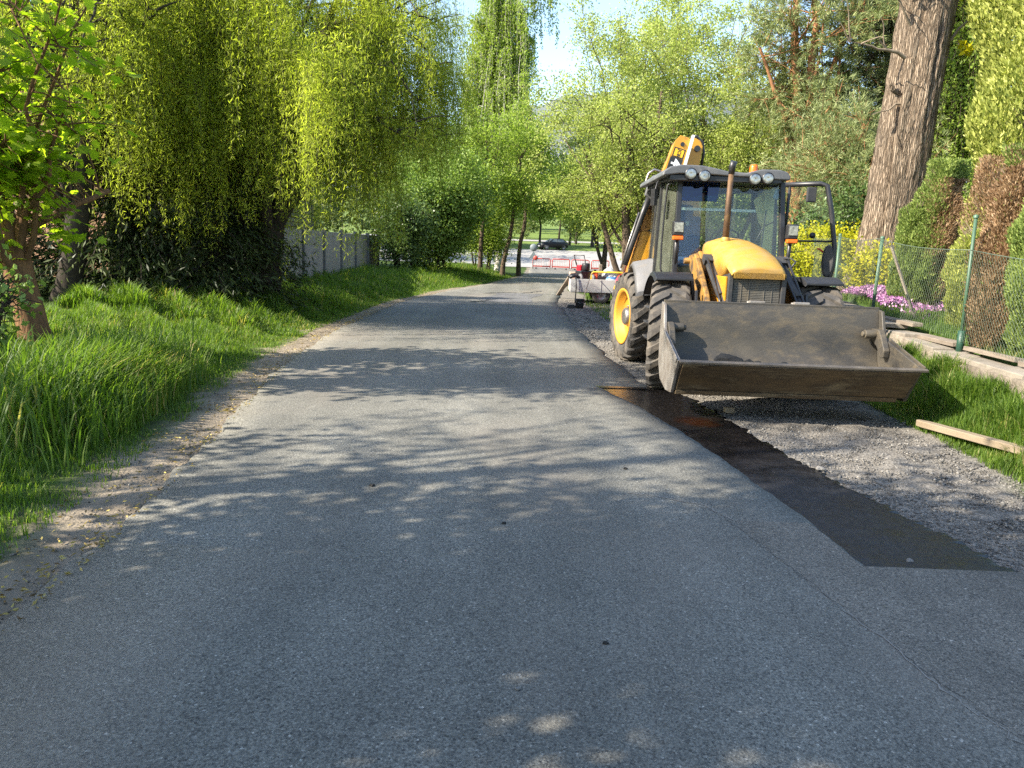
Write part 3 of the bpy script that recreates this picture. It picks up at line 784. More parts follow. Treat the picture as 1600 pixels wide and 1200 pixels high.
# interior
st = MB().box((-0.40, 2.05, 1.86), (0.50, 0.14, 0.62), (R(-8), 0, 0)).box((-0.36, 1.78, 1.52), (0.52, 0.52, 0.14)).box((-0.40, 2.09, 2.24), (0.28, 0.1, 0.18)).build('driver_seat', M['blue'], bh, 0.05, 3)
MB().box((-0.58, 1.955, 1.92), (0.11, 0.05, 0.42), (R(-8), R(14), 0)).box((-0.36, 1.955, 2.06), (0.05, 0.012, 0.06), (R(-8), 0, 0)).build('folded_cloth', M['bluepale'], st, 0.015)
mb = MB().box((0.02, 1.12, 1.45), (0.22, 0.20, 0.55), (R(-12), 0, 0)).tube([(0.02, 1.12, 1.6), (0.02, 1.28, 1.84)], 0.03, 8)
mb.tube([(0.02 + 0.19*cos(2*pi*k/24), 1.30 + 0.14*sin(2*pi*k/24), 1.86 + 0.12*sin(2*pi*k/24)*-0.9) for k in range(25)], 0.014, 8, False)
mb.bar((0.02, 1.28, 1.84), (0.19, 1.31, 1.86), 0.02, 0.015).bar((0.02, 1.28, 1.84), (-0.15, 1.31, 1.86), 0.02, 0.015)
mb.build('steering_column', M['plastic'], bh, 0.01)
mb = MB().box((0.52, 1.55, 1.48), (0.30, 0.8, 0.32)).tube([(0.40, 1.3, 1.6), (0.36, 1.26, 1.9)], 0.012, 6).tube([(0.52, 1.25, 1.6), (0.50, 1.2, 1.86)], 0.012, 6)
mb.lathe([(0.001, 0.03), (0.028, 0.0), (0.001, -0.03)], (0.36, 1.26, 1.92), 'z', 10)
mb.build('control_console', M['plastic'], bh, 0.02)
MB().bar((0.30, 2.3, 1.35), (0.36, 2.45, 2.58), 0.06, 0.06).bar((0.36, 2.45, 2.56), (-0.2, 2.45, 2.50), 0.05, 0.05).build('roll_bar', M['black'], bh, 0.01)
MB().box((0.555, 1.22, 2.08), (0.15, 0.05, 0.92), (0, R(-2), R(8))).prism([(0.34, 2.36), (0.50, 2.52), (0.50, 2.02), (0.44, 2.06)], 'y', 1.20, 1.215).build('pillar_trim', surf('olive_pillar_trim', (0.42, 0.43, 0.17), (0.34, 0.36, 0.14), 3, 0.6), bh, 0.015)
# pale hanging papers in the windscreen corner
MB().box((0.585, 1.02, 2.44), (0.07, 0.006, 0.13), (0, R(12), 0)).build('windscreen_paper', M['bluepale'], bh)
MB().box((-0.15, 1.06, 2.215), (0.98, 0.012, 0.035)).build('sun_visor_edge', surf('pale_visor_plastic', (0.5, 0.62, 0.6), None, 4, 0.5), bh)

# open door on the right, hinged on the middle pillar
hx, hy = 0.80, 1.56
def dp(u, z): return (hx + u * 0.985, hy - 0.36 * u / 0.75 - 0.02, z)
fr = [dp(0.02, 2.60), dp(0.46, 2.615), dp(0.53, 2.59), dp(0.60, 2.30), dp(0.685, 1.80), dp(0.69, 1.55), dp(0.655, 1.28), dp(0.50, 1.12), dp(0.06, 1.10)]
door = MB().tube(fr, 0.034, 10).tube([fr[-1], fr[0]], 0.026, 10).tube([dp(0.10, 2.58), dp(0.09, 1.86)], 0.022, 8).tube([dp(0.03, 1.855), dp(0.68, 1.86)], 0.013, 8).build('cab_door', M['black'], bh)
tag(door, 'black framed glass cab door swung wide open')
pane('door_glass', [fr[i] for i in (0, 1, 2, 3, 4, 5, 6, 7, 8)], M['glass'], door, 0.005)
ov = [(0.10*cos(t)*1.0, 0.215*sin(t)) for t in [2*pi*k/20 for k in range(20)]]
mb = MB(); P0 = [dp(0.615 + u*0.62, 1.60 + w) for u, w in ov]
mb.loft([[(p[0], p[1]-0.05, p[2]) for p in P0], [(p[0], p[1]+0.02, p[2]) for p in P0]], smooth=False)
mb.build('door_handle_panel', M['plastic'], door, 0.012)
MB().tube([dp(0.56, 1.72), dp(0.52, 1.755), dp(0.49, 1.76)], 0.012, 8).build('door_handle', M['redlens'], door)
MB().lathe([(0.001, -0.02), (0.038, -0.015), (0.042, 0.01)], dp(0.42, 1.935), 'y', 14).build('door_knob', M['black'], door)
MB().box(dp(0.36, 2.47), (0.13, 0.05, 0.20)).build('door_mirror', M['plastic'], door, 0.015)

# backhoe boom folded up behind the cab
km = MB().prism([(-1.14, 0.78), (-1.24, 0.92), (-1.22, 1.08), (-1.05, 1.26), (-0.86, 1.95), (-0.70, 1.95), (-0.72, 0.78)], 'y', 2.98, 3.22)
km.cyl((-1.13, 2.93, 0.97), (-1.13, 3.27, 0.97), 0.075, 16)
kp = km.build('kingpost', M['yellow'], bh, 0.015)
MB().cyl((-1.135, 2.90, 0.985), (-1.135, 2.98, 0.985), 0.035, 12).build('kingpost_pin', M['rust'], kp)
MB().cyl((-1.10, 2.90, 0.83), (-1.10, 2.98, 0.83), 0.02, 8).build('kingpost_bolt', M['rust'], kp)
mb = MB().box((0, 3.12, 0.95), (2.1, 0.22, 0.14)).box((0, 3.12, 1.35), (1.9, 0.12, 0.10))
for s in (-1, 1):
    mb.box((s*0.98, 3.12, 0.65), (0.16, 0.18, 1.0)).box((s*0.98, 3.12, 0.10), (0.30, 0.34, 0.06))
mb.build('rear_frame', M['yellow'], bh, 0.012)
# boom: box beam leaning to the right
def bm_pt(t, u): # t along, u across
    x = -0.93 + t * 0.64; z = 1.05 + t * 2.34
    return (x + u * 0.965, z - u * 0.264)
poly = [bm_pt(0, -.16), bm_pt(.15, -.19), bm_pt(.45, -.20), bm_pt(.75, -.15), bm_pt(.96, -.115), bm_pt(1.0, -.06), bm_pt(1.0, .06), bm_pt(.95, .13), bm_pt(.45, .19), bm_pt(.1, .17), bm_pt(0, .12)]
boom = MB().prism(poly, 'y', 3.02, 3.26).build('boom', M['rusty'], bh, 0.012)
tag(boom, 'rust chipped yellow boom folded upright behind the cab')
bu = MB()
up = [bm_pt(.70, -.163), bm_pt(.96, -.125), bm_pt(1.005, -.07), bm_pt(1.005, .07), bm_pt(.95, .135), bm_pt(.70, .165)]
bu.prism(up, 'y', 3.0, 3.02); bu.build('boom_plate', M['yellow'], boom, 0.005)
MB().cyl((*[bm_pt(.955, 0)[0]], 2.975, bm_pt(.955, 0)[1]), (bm_pt(.955, 0)[0], 3.02, bm_pt(.955, 0)[1]), 0.032, 14).build('boom_pin', M['black'], boom)
MB().cyl((bm_pt(.36, .0)[0], 2.995, bm_pt(.36, .0)[1]), (bm_pt(.36, .0)[0], 3.03, bm_pt(.36, .0)[1]), 0.10, 18).build('boom_boss', M['black'], boom)
dpoly = [(-.165, 3.40), (-.10, 3.44), (.02, 3.39), (.065, 3.30), (.045, 3.14), (.0, 2.85), (.10, 2.3), (.12, 1.5), (-.14, 1.45), (-.30, 2.3), (-.30, 2.75)]
dip = MB().prism(dpoly, 'y', 3.30, 3.56).build('dipper', M['yellow'], bh, 0.015)
MB().bar((-.29, 2.97, 2.85), (-.165, 2.97, 3.42), 0.035, 0.06, up=(0, 1, 0)).build('dipper_edge', M['white'], dip)
MB().cyl((-0.03, 3.27, 3.265), (-0.03, 3.31, 3.265), 0.048, 16).build('dipper_pin', M['black'], dip)
MB().tube([(-.12, 3.43, 3.44), (-.02, 3.43, 3.47), (.08, 3.43, 3.38), (.11, 3.43, 3.22), (.08, 3.43, 3.0)], 0.022, 8).build('dipper_hose', M['black'], dip)
MB().box((-0.17, 3.285, 2.28), (0.16, 0.02, 0.5)).build('dipper_window_plate', surf('faded_tan_panel', (0.36, 0.17, 0.10), (0.3, 0.13, 0.08), 3, 0.6), dip)
# boom cylinder
cy = MB().tube([(-1.10, 2.96, 1.42), (-1.02, 2.96, 1.70), (-0.87, 2.96, 2.20), (-.76, 2.96, 2.54)], 0.048, 14).build('boom_cylinder', M['black'], bh)
MB().prism([(-.855, 2.50), (-.74, 2.42), (-.62, 2.48), (-.595, 2.62), (-.61, 2.74), (-.67, 2.81), (-.74, 2.805), (-.80, 2.74)], 'y', 2.90, 3.02).build('cylinder_guard', M['roofgrey'], cy, 0.012)
MB().tube([(-1.16, 2.94, 1.37), (-1.075, 2.94, 1.72), (-.925, 2.94, 2.24)], 0.014, 8).build('cylinder_rod', M['steel'], cy)
MB().tube([(-.84, 3.05, 2.70), (-.80, 3.05, 2.84), (-.72, 3.05, 2.90), (-.62, 3.05, 2.88), (-.57, 3.05, 2.8)], 0.018, 8, False).build('boom_hose', M['steel'], boom)
# decals on the boom: brand square and the model number reading down the boom
ang = math.atan2(2.34, 0.64)
def decal(pts, name, m, y0, th=0.004): return MB().prism(pts, 'y', y0 - th, y0).build(name, m, boom)
def bsq(t0, t1, u0, u1): return [bm_pt(t0, u0), bm_pt(t0, u1), bm_pt(t1, u1), bm_pt(t1, u0)]
decal(bsq(.868, .928, -.10, .08), 'logo_border', M['decalblack'], 2.998)
decal(bsq(.875, .921, -.080, .060), 'logo_field', M['decalyellow'], 2.9935)
decal(bsq(.60, .866, -.115, .085), 'number_panel', M['decalblack'], 2.998)
def text(s, size, t, u, m, y0, name):
    cu = bpy.data.curves.new(name, 'FONT'); cu.body = s; cu.size = size; cu.align_x = 'CENTER'; cu.align_y = 'CENTER'; cu.extrude = 0.001; cu.offset = size * 0.022
    tmp = bpy.data.objects.new('tmp', cu); COL.objects.link(tmp)
    dg = bpy.context.evaluated_depsgraph_get()
    me = bpy.data.meshes.new_from_object(tmp.evaluated_get(dg)); bpy.data.objects.remove(tmp)
    me.materials.clear(); me.materials.append(m)
    x, z = bm_pt(t, u)
    # upright text plane faces -y, then turned clockwise so it reads down the boom
    me.transform(Matrix.Translation((x, y0, z)) @ Matrix.Rotation(pi - ang, 4, 'Y') @ Matrix.Rotation(pi / 2, 4, 'X'))
    o = bpy.data.objects.new(name, me); COL.objects.link(o); o.parent = boom
    return o
text('JCB', 0.072, .898, -.010, M['decalblack'], 2.9875, 'logo_lettering')
text('4CX', 0.21, .775, -.012, M['decalwhite'], 2.9925, 'number_lettering')

# broken asphalt lumps lying in the bucket
def lump(r, seed, sq=(1, 1, .7)):
    q = np.random.default_rng(seed); import bmesh
    bm = bmesh.new(); bmesh.ops.create_icosphere(bm, subdivisions=2, radius=r)
    for v in bm.verts:
        k = 1 + 0.28 * sin(v.co.x * 3.1 / r + seed) * cos(v.co.y * 2.3 / r + seed * 2) + q.normal(0, 0.08)
        v.co = Vector((v.co.x * sq[0] * k, v.co.y * sq[1] * k, v.co.z * sq[2] * k))
    me = bpy.data.meshes.new('lump'); bm.to_mesh(me); bm.free(); return me
asph = surf('broken_asphalt', (0.006, 0.006, 0.006), (0.016, 0.016, 0.015), 25, 0.9, bs=0.6, bscale=60)
for i, (x, y, r, sq, lab) in enumerate([(-0.62, -1.90, 0.095, (1.5, 1, .62), 'largest black asphalt lump lying in the bucket'),
                                       (-0.44, -1.93, 0.045, (1.2, 1, .7), 'small black asphalt lump beside the largest one in the bucket'),
                                       (-0.35, -1.94, 0.036, (1.3, 1, .7), 'little asphalt crumb third from the left in the bucket'),
                                       (-0.12, -1.94, 0.038, (1.5, 1, .6), 'lone asphalt crumb nearer the middle of the bucket'),
                                       (-0.56, -1.84, 0.06, (1.2, 1, .9), 'black asphalt lump behind the largest one in the bucket')]):
    me = lump(r, i + 3, sq); me.materials.append(asph)
    o = bpy.data.objects.new('asphalt_lump', me); COL.objects.link(o)
    fz = np.interp(y, [-2.04, -1.65, -1.36], [0.625, 0.51, 0.45])
    o.matrix_world = bh.matrix_basis @ Matrix.Translation((x, y, float(fz) + r * sq[2] * 0.8))
    tag(o, lab, 'asphalt lump', 'asphalt lumps in the bucket')

# ------------------------------------------------------------------ plants
def unit(a): return a / (np.linalg.norm(a, axis=-1, keepdims=True) + 1e-9)

def leaf_quads(P, D, L, Wd, rg, fold=0.0):
    """P base points, D pointing directions (unit), L lengths, Wd widths -> diamond leaf quads"""
    n = len(P)
    r = unit(rg.normal(size=(n, 3)))
    s = unit(np.cross(D, r))
    L = np.broadcast_to(np.asarray(L, float), (n,))[:, None]; Wd = np.broadcast_to(np.asarray(Wd, float), (n,))[:, None]
    nn = np.cross(s, D)
    a = P; c = P + D * L
    m = P + D * L * 0.45 + nn * L * fold
    V = np.stack([a, m + s * Wd / 2, c, m - s * Wd / 2], 1).reshape(-1, 3)
    F = np.arange(n * 4).reshape(-1, 4)
    return V, F

MAPLE = np.array([(0, 0), (.18, .10), (.42, .05), (.34, .28), (.55, .48), (.30, .52), (.28, .72), (.12, .66), (0, 1.0),
                  (-.12, .66), (-.28, .72), (-.30, .52), (-.55, .48), (-.34, .28), (-.42, .05), (-.18, .10)])
def shaped_leaves(P, D, size, rg, outline, flat=0.5):
    n = len(P); k = len(outline)
    up = np.tile([0, 0, 1.0], (n, 1)) + rg.normal(0, flat, (n, 3))
    s = unit(np.cross(D, up)); size = np.broadcast_to(np.asarray(size, float), (n,))[:, None, None]
    nn = np.cross(s, D)
    V = P[:, None] + size * (outline[None, :, 0:1] * s[:, None] + outline[None, :, 1:2] * D[:, None] + 0.18 * (np.abs(outline[None, :, 0:1]) ** 1.5) * nn[:, None] * -1)
    return V.reshape(-1, 3), np.arange(n * k).reshape(-1, k)

def np_tubes(lines, n=6):
    """lines: list of (pts (k,3), radii (k,)) -> V, F"""
    VV = []; FF = []; base = 0
    ang = np.arange(n) * 2 * np.pi / n
    ca, sa = np.cos(ang), np.sin(ang)
    for pts, rad in lines:
        pts = np.asarray(pts, float); rad = np.asarray(rad, float)
        d = unit(np.gradient(pts, axis=0))
        ref = np.where(np.abs(d[:, 2:3]) < 0.92, [[0, 0, 1.0]], [[1.0, 0, 0]]) if False else np.tile([0.31, 0.17, 0.93] if abs(d[0, 2]) < 0.85 else [0.9, 0.4, 0.1], (len(pts), 1))
        a = unit(np.cross(d, ref)); b = np.cross(d, a)
        ring = pts[:, None] + rad[:, None, None] * (a[:, None] * ca[None, :, None] + b[:, None] * sa[None, :, None])
        VV.append(ring.reshape(-1, 3))
        k = len(pts)
        i = np.arange(k - 1)[:, None] * n; j = np.arange(n)[None, :]; j2 = (j + 1) % n
        FF.append(np.stack([i + j, i + j2, i + n + j2, i + n + j], -1).reshape(-1, 4) + base)
        base += k * n
    return np.concatenate(VV), np.concatenate(FF)

def curve(p0, p1, rg, sag=0.0, wob=0.06, k=8, mid=None):
    p0 = np.asarray(p0, float); p1 = np.asarray(p1, float)
    t = np.linspace(0, 1, k)[:, None]
    L = np.linalg.norm(p1 - p0)
    m = (p0 + p1) / 2 + np.array([0, 0, sag * L]) if mid is None else np.asarray(mid, float)
    pts = (1 - t) ** 2 * p0 + 2 * t * (1 - t) * m + t ** 2 * p1
    w = rg.normal(0, wob * L * 0.35, (k, 3)); w[0] = 0; w[-1] *= 0.3
    w = (w + np.roll(w, 1, 0)) / 2; w[0] = 0
    return pts + w

def ell_pt(rg, c, r, inner=0.55):
    while True:
        v = rg.normal(size=3); v /= np.linalg.norm(v)
        q = np.asarray(c) + v * np.asarray(r) * (inner + (1 - inner) * rg.random() ** 0.5)
        return q

def limbs(rg, trunks, c, r, n_limb, n_twig, twig, lr=0.34, inner=0.5, start=0.3, sag=0.12, ok=None):
    """trunks: list of (pts, radii). returns lines, leaf anchors (pos, dir)"""
    lines = []; fine = []; anch = []
    for _ in range(n_limb):
        tp, tr = trunks[rg.integers(len(trunks))]
        for _try in range(20):
            q = ell_pt(rg, c, r, inner)
            if ok is None or ok(q): break
        t = start + (0.97 - start) * rg.random()
        f = t * (len(tp) - 1); i = int(f); u = f - i
        p0 = tp[i] * (1 - u) + tp[min(i + 1, len(tp) - 1)] * u
        r0 = max(0.012, (tr[i] * (1 - u) + tr[min(i + 1, len(tp) - 1)] * u) * lr * (0.7 + 0.5 * rg.random()))
        pts = curve(p0, q, rg, sag, 0.10, 8)
        rad = np.linspace(r0, max(0.006, r0 * 0.18), 8)
        lines.append((pts, rad))
        for _ in range(n_twig):
            tt = 0.25 + 0.75 * rg.random(); g = tt * 7; i = int(g); u = g - i
            a = pts[i] * (1 - u) + pts[min(i + 1, 7)] * u
            d = unit(rg.normal(size=3) * 0.9 + unit(a - np.asarray(c)) * 0.7 + np.array([0, 0, 0.25]))
            e = a + d * twig * (0.5 + 0.8 * rg.random())
            tp2 = curve(a, e, rg, 0.05, 0.12, 5)
            fine.append((tp2, np.linspace(max(0.007, r0 * 0.22), 0.004, 5)))
            for w in (0.3, 0.55, 0.8, 1.0):
                j = w * 4; i2 = int(j); v = j - i2
                anch.append(np.r_[tp2[i2] * (1 - v) + tp2[min(i2 + 1, 4)] * v, d])
    return lines, fine, np.array(anch)

def trunk_line(p, q, r0, r1, rg, wob=0.03, k=10, flare=1.25):
    pts = curve(p, q, rg, 0, wob, k)
    rad = np.linspace(r0, r1, k); rad[0] *= flare
    return pts, rad

def make_tree(name, label, cat, base, trunks, crown, leaf, bark, lm, seed, n_limb=26, n_twig=9, twig=0.9, n_leaf=20000,
              leaf_size=(0.07, 0.045), sigma=0.22, group=None, inner=0.5, start=0.3, sag=0.12, droop=0.0, shape='quad', crown_name='crown', ok=None, lr=0.34, dirup=0.2):
    rg = np.random.default_rng(seed)
    x, y = base; z = ztf(x, y)
    e = empty(name, (x, y, z), 0, label, cat, group)
    tl = []
    for (p, q, r0, r1) in trunks:
        tl.append(trunk_line(np.array(p, float), np.array(q, float), r0, r1, rg))
    c, r = crown
    lines, fine, an = limbs(rg, tl, np.array(c, float), np.array(r, float), n_limb, n_twig, twig, lr=lr, inner=inner, start=start, sag=sag, ok=ok)
    V1, F1 = np_tubes(tl + lines, 9); V2, F2 = np_tubes(fine, 4)
    np_mesh('trunk', np.concatenate([V1, V2]), np.concatenate([F1, F2 + len(V1)]), bark, e, smooth=True)
    idx = rg.integers(len(an), size=n_leaf)
    w = np.clip(rg.normal(1.0, 0.6, len(an)), 0.0, 3)
    idx = rg.choice(len(an), size=n_leaf, p=w / w.sum())
    P = an[idx, :3] + rg.normal(0, sigma, (n_leaf, 3)) * [1, 1, 0.8]
    D = unit(rg.normal(size=(n_leaf, 3)) + an[idx, 3:] * 0.5 + np.array([0, 0, dirup - droop]))
    sc = 0.65 + 0.6 * rg.random(n_leaf)
    cl = rg.random(len(an))[idx] * 0.5 + rg.random(n_leaf) * 0.5
    if shape == 'maple':
        V, F = shaped_leaves(P, unit(D * [1, 1, 0.45] - np.array([0, 0, 0.25])), leaf_size[0] * sc, rg, MAPLE)
    else:
        V, F = leaf_quads(P, D, leaf_size[0] * sc, leaf_size[1] * sc, rg, 0.08)
    np_mesh(crown_name, V, F, lm, e, rnd=cl)
    return e

def make_weeping(name, label, cat, base, trunks, tips, bark, lm, seed, n_strand, leaf_step, leaf_size, len_fn, group=None, limb_r=0.10, spread=0.35, bow=0.25, thin=0.004, wob=0.03, fluff=0.085, fronds=7):
    """tips: (m,3) ends of arching limbs, local; strands hang along the outer half of each limb"""
    rg = np.random.default_rng(seed)
    x, y = base; z = ztf(x, y)
    e = empty(name, (x, y, z), 0, label, cat, group)
    tl = [trunk_line(np.array(p, float), np.array(q, float), a, b_, rg) for p, q, a, b_ in trunks]
    lines = []; roots = []; rdir = []
    for q in tips:
        tp, tr = tl[rg.integers(len(tl))]
        t = 0.45 + 0.5 * rg.random(); f = t * (len(tp) - 1); i = int(f)
        p0 = tp[i]
        m = p0 * 0.45 + q * 0.55; m[2] = max(p0[2], q[2]) + 0.18 * np.linalg.norm(q - p0)
        pts = curve(p0, q, rg, 0, 0.06, 10, mid=m)
        r0 = min(tr[i] * 0.5, limb_r) * (0.6 + 0.6 * rg.random())
        lines.append((pts, np.linspace(r0, 0.008, 10)))
        od = unit((q - p0) * [1, 1, 0] + 1e-6)
        for w in np.linspace(0.35, 1.0, fronds):
            g = w * 9; i2 = int(g); v = g - i2
            c0 = pts[i2] * (1 - v) + pts[min(i2 + 1, 9)] * v
            # a side twig that carries a frond of hanging shoots
            sd = unit(od + rg.normal(0, 0.9, 3) * [1, 1, 0.3])
            e1 = c0 + sd * (0.25 + 0.6 * rg.random()) + np.array([0, 0, 0.1])
            lines.append((curve(c0, e1, rg, 0.1, 0.08, 4), np.linspace(max(0.008, r0 * 0.3), 0.005, 4)))
            roots.append((c0, e1)); rdir.append(sd)
    P = []; D = []; fine = []; K = []
    wts = np.clip(rg.normal(0.9, 0.8, len(roots)), 0.05, 5); wts /= wts.sum()
    fk = rg.random(len(roots)); fl = 0.55 + 0.75 * rg.random(len(roots))
    for s in range(n_strand):
        ri = rg.choice(len(roots), p=wts)
        u = rg.random()
        a = roots[ri][0] * (1 - u) + roots[ri][1] * u + rg.normal(0, spread * 0.35, 3) * [1, 1, .6]
        L = len_fn(rg, a) * fl[ri]
        if L < 0.3: continue
        k = max(5, int(L / 0.35))
        out = unit(rdir[ri] + rg.normal(0, 0.5, 3) * [1, 1, 0])
        t = np.linspace(0, 1, k)
        line = a[None] + out[None] * (bow * (1 - (1 - t) ** 2) * (0.4 + rg.random()))[:, None] - np.array([0, 0, 1.0])[None] * (L * (t ** 1.35))[:, None] + np.array([0, 0, 0.10])[None] * np.sin(np.minimum(t * 3.2, pi))[:, None] * min(1.0, L)
        line += np.cumsum(rg.normal(0, wob, (k, 3)) * [1, 1, 0.3], 0)
        fine.append((line, np.linspace(thin, thin * 0.5, k)))
        nl = int(L / leaf_step)
        tt = np.sort(rg.random(nl)) * (k - 1); i = np.minimum(tt.astype(int), k - 2); v = (tt - i)[:, None]
        pp = line[i] * (1 - v) + line[i + 1] * v
        P.append(pp + rg.normal(0, fluff, (nl, 3)) * np.clip(1.25 - 0.8 * tt / k, .3, 1.3)[:, None])
        d = unit(rg.normal(0, 0.75, (nl, 3)) + np.array([0, 0, -0.9])); D.append(d)
        K.append(np.full(nl, 0.6 * fk[ri] + 0.4 * rg.random()))
    P = np.concatenate(P); D = np.concatenate(D); K = np.concatenate(K)
    V1, F1 = np_tubes(tl + lines, 9); V2, F2 = np_tubes(fine, 3)
    np_mesh('trunk', np.concatenate([V1, V2]), np.concatenate([F1, F2 + len(V1)]), bark, e, smooth=True)
    sc = 0.6 + 0.7 * rg.random(len(P))
    V, F = leaf_quads(P, D, leaf_size[0] * sc, leaf_size[1] * sc, rg, 0.06)
    np_mesh('crown', V, F, lm, e, rnd=0.5 * K + 0.5 * rg.random(len(P)))
    return e

M['bark'] = surf('grey_brown_bark', (0.13, 0.095, 0.065), (0.06, 0.045, 0.033), 7, 0.95, bs=0.9, bscale=12, stretch=(2.2, 2.2, 0.5), bdist=0.04, spec=0.15)
M['barkwarm'] = surf('warm_brown_bark', (0.22, 0.12, 0.055), (0.10, 0.055, 0.03), 6, 0.9, bs=0.8, bscale=14, stretch=(2.5, 2.5, 0.5), bdist=0.03, spec=0.2)
M['barkdark'] = surf('dark_bark', (0.055, 0.045, 0.035), (0.03, 0.025, 0.02), 7, 0.95, bs=0.8, bscale=14, stretch=(2, 2, .6), spec=0.15)
M['barkpine'] = surf('orange_pine_bark', (0.34, 0.17, 0.075), (0.18, 0.085, 0.045), 5, 0.9, bs=0.8, bscale=12, stretch=(2, 2, .7), spec=0.15)
M['barkbirch'] = surf('pale_birch_bark', (0.50, 0.47, 0.42), (0.30, 0.27, 0.23), 5, 0.85, dirt=(0.04, 0.035, 0.03), dirt_scale=6, dirt_at=(0.55, 0.62), stretch=(0.7, 0.7, 2.0))
M['barktwig'] = surf('pale_twig_bark', (0.22, 0.175, 0.12), (0.14, 0.105, 0.07), 7, 0.9, bs=0.5, bscale=14)
LM = {}
LM['willow'] = leaf_mat('willow_leaves', [(0.19, 0.235, 0.028), (0.34, 0.395, 0.045), (0.52, 0.56, 0.085)], 0.58, clump=0.35, clump_scale=0.5)
LM['maple'] = leaf_mat('maple_leaves', [(0.16, 0.24, 0.016), (0.26, 0.36, 0.028), (0.37, 0.46, 0.045)], 0.66, (1.5, 1.6, 0.6))
LM['spruce'] = leaf_mat('spruce_needles', [(0.014, 0.024, 0.008), (0.028, 0.045, 0.013), (0.065, 0.085, 0.023)], 0.2)
LM['lilac'] = leaf_mat('lilac_leaves', [(0.088, 0.150, 0.025), (0.188, 0.275, 0.056), (0.375, 0.475, 0.150)], 0.4)
LM['birch'] = leaf_mat('birch_leaves', [(0.132, 0.198, 0.026), (0.228, 0.312, 0.048), (0.348, 0.432, 0.090)], 0.5, clump=0.35)
LM['spring'] = leaf_mat('spring_leaves', [(0.20, 0.235, 0.055), (0.33, 0.38, 0.10), (0.48, 0.52, 0.18)], 0.5, clump=0.3)
LM['pine'] = leaf_mat('pine_needles', [(0.10, 0.13, 0.05), (0.20, 0.235, 0.09), (0.33, 0.36, 0.16)], 0.25, clump=0.4)
LM['darkpine'] = leaf_mat('dark_pine_needles', [(0.035, 0.05, 0.022), (0.075, 0.095, 0.042), (0.14, 0.16, 0.075)], 0.2)
LM['rhodo'] = leaf_mat('rhododendron_leaves', [(0.044, 0.081, 0.022), (0.088, 0.144, 0.040), (0.188, 0.250, 0.094)], 0.25, rough=0.35)
LM['yellow'] = leaf_mat('yellow_green_leaves', [(0.30, 0.32, 0.015), (0.50, 0.47, 0.02), (0.62, 0.55, 0.03)], 0.45, (1.1, 1.15, 0.6))
LM['gold'] = leaf_mat('golden_conifer_sprays', [(0.144, 0.174, 0.034), (0.312, 0.348, 0.078), (0.504, 0.516, 0.144)], 0.35, clump=0.5, clump_scale=1.2)
LM['thuja'] = leaf_mat('green_thuja_sprays', [(0.091, 0.137, 0.033), (0.182, 0.247, 0.058), (0.312, 0.377, 0.104)], 0.3, clump=0.4, clump_scale=2.0)
LM['thujabrown'] = leaf_mat('withered_thuja_sprays', [(0.14, 0.08, 0.042), (0.27, 0.17, 0.09), (0.40, 0.285, 0.17)], 0.3, (1.15, 1.05, 0.8), clump=0.5, clump_scale=2.5)
LM['wood'] = leaf_mat('far_wood_leaves', [(0.06, 0.085, 0.025), (0.12, 0.155, 0.045), (0.22, 0.25, 0.08)], 0.35, clump=0.8, clump_scale=0.12)
LM['grass'] = leaf_mat('grass_blades', [(0.062, 0.118, 0.02), (0.112, 0.19, 0.028), (0.185, 0.26, 0.048), (0.42, 0.36, 0.16)], 0.5, (1.4, 1.5, 0.55), clump=0.4, clump_scale=0.9)
LM['shade'] = leaf_mat('lime_leaves', [(0.04, 0.08, 0.012), (0.07, 0.12, 0.018), (0.10, 0.16, 0.025)], 0.45)

# --- left side -----------------------------------------------------
rgw = np.random.default_rng(21)
# big weeping willow
tips = []
for k in range(64):
    a = rgw.random() * 2 * pi; rr = 2.2 + 3.0 * rgw.random() ** 0.7
    tips.append((min(3.6, 0.4 + rr * cos(a) * 0.98), rr * sin(a) * 0.82, 3.4 + 5.2 * rgw.random() * (1.25 - rr / 6.5)))
def wl(rg, a):
    zmin = 1.7 + 1.9 * rg.random()
    if a[0] > 2.5: zmin = 2.9 + 1.5 * rg.random()
    elif a[0] > 0.9: zmin = 1.45 + 1.5 * rg.random()
    return min(a[2] - zmin, 1.0 + 3.4 * rg.random())
make_weeping('willow_tree', 'big weeping willow with yellow green curtains hanging over the left verge', 'tree', (-5.5, 16.9),
             [((0, 0, 0), (0.15, 0.1, 1.7), 0.34, 0.28), ((0.1, 0.1, 1.5), (-1.6, 0.3, 6.8), 0.22, 0.08), ((0.15, 0.1, 1.5), (1.7, -0.4, 6.2), 0.2, 0.07), ((0.1, 0, 1.5), (0.1, 1.4, 7.6), 0.2, 0.07), ((0.1, 0, 1.4), (0.5, -1.6, 5.4), 0.17, 0.06)],
             np.array(tips), M['barkdark'], LM['willow'], 5, 3000, 0.0112, (0.088, 0.0145), wl, spread=0.45, bow=0.55)
# second, nearer willow half behind the maple
tips = []
for k in range(34):
    a = rgw.random() * 2 * pi; rr = 1.2 + 2.3 * rgw.random()
    tips.append((0.3 + rr * cos(a), rr * sin(a), 3.4 + 3.6 * rgw.random()))
make_weeping('willow_tree', 'smaller weeping willow trailing over the dark spruce behind the brown trunk', 'tree', (-8.4, 14.4),
             [((0, 0, 0), (0.6, 0, 3.2), 0.24, 0.15), ((0.6, 0, 3.1), (1.6, 0.2, 6.0), 0.14, 0.05), ((0.5, 0, 2.8), (-0.9, 0.3, 5.8), 0.14, 0.05)],
             np.array(tips), M['barkdark'], LM['willow'], 6, 420, 0.013, (0.088, 0.0145), lambda rg, a: min(a[2] - 1.9 - 1.4 * rg.random(), 0.9 + 2.6 * rg.random()))
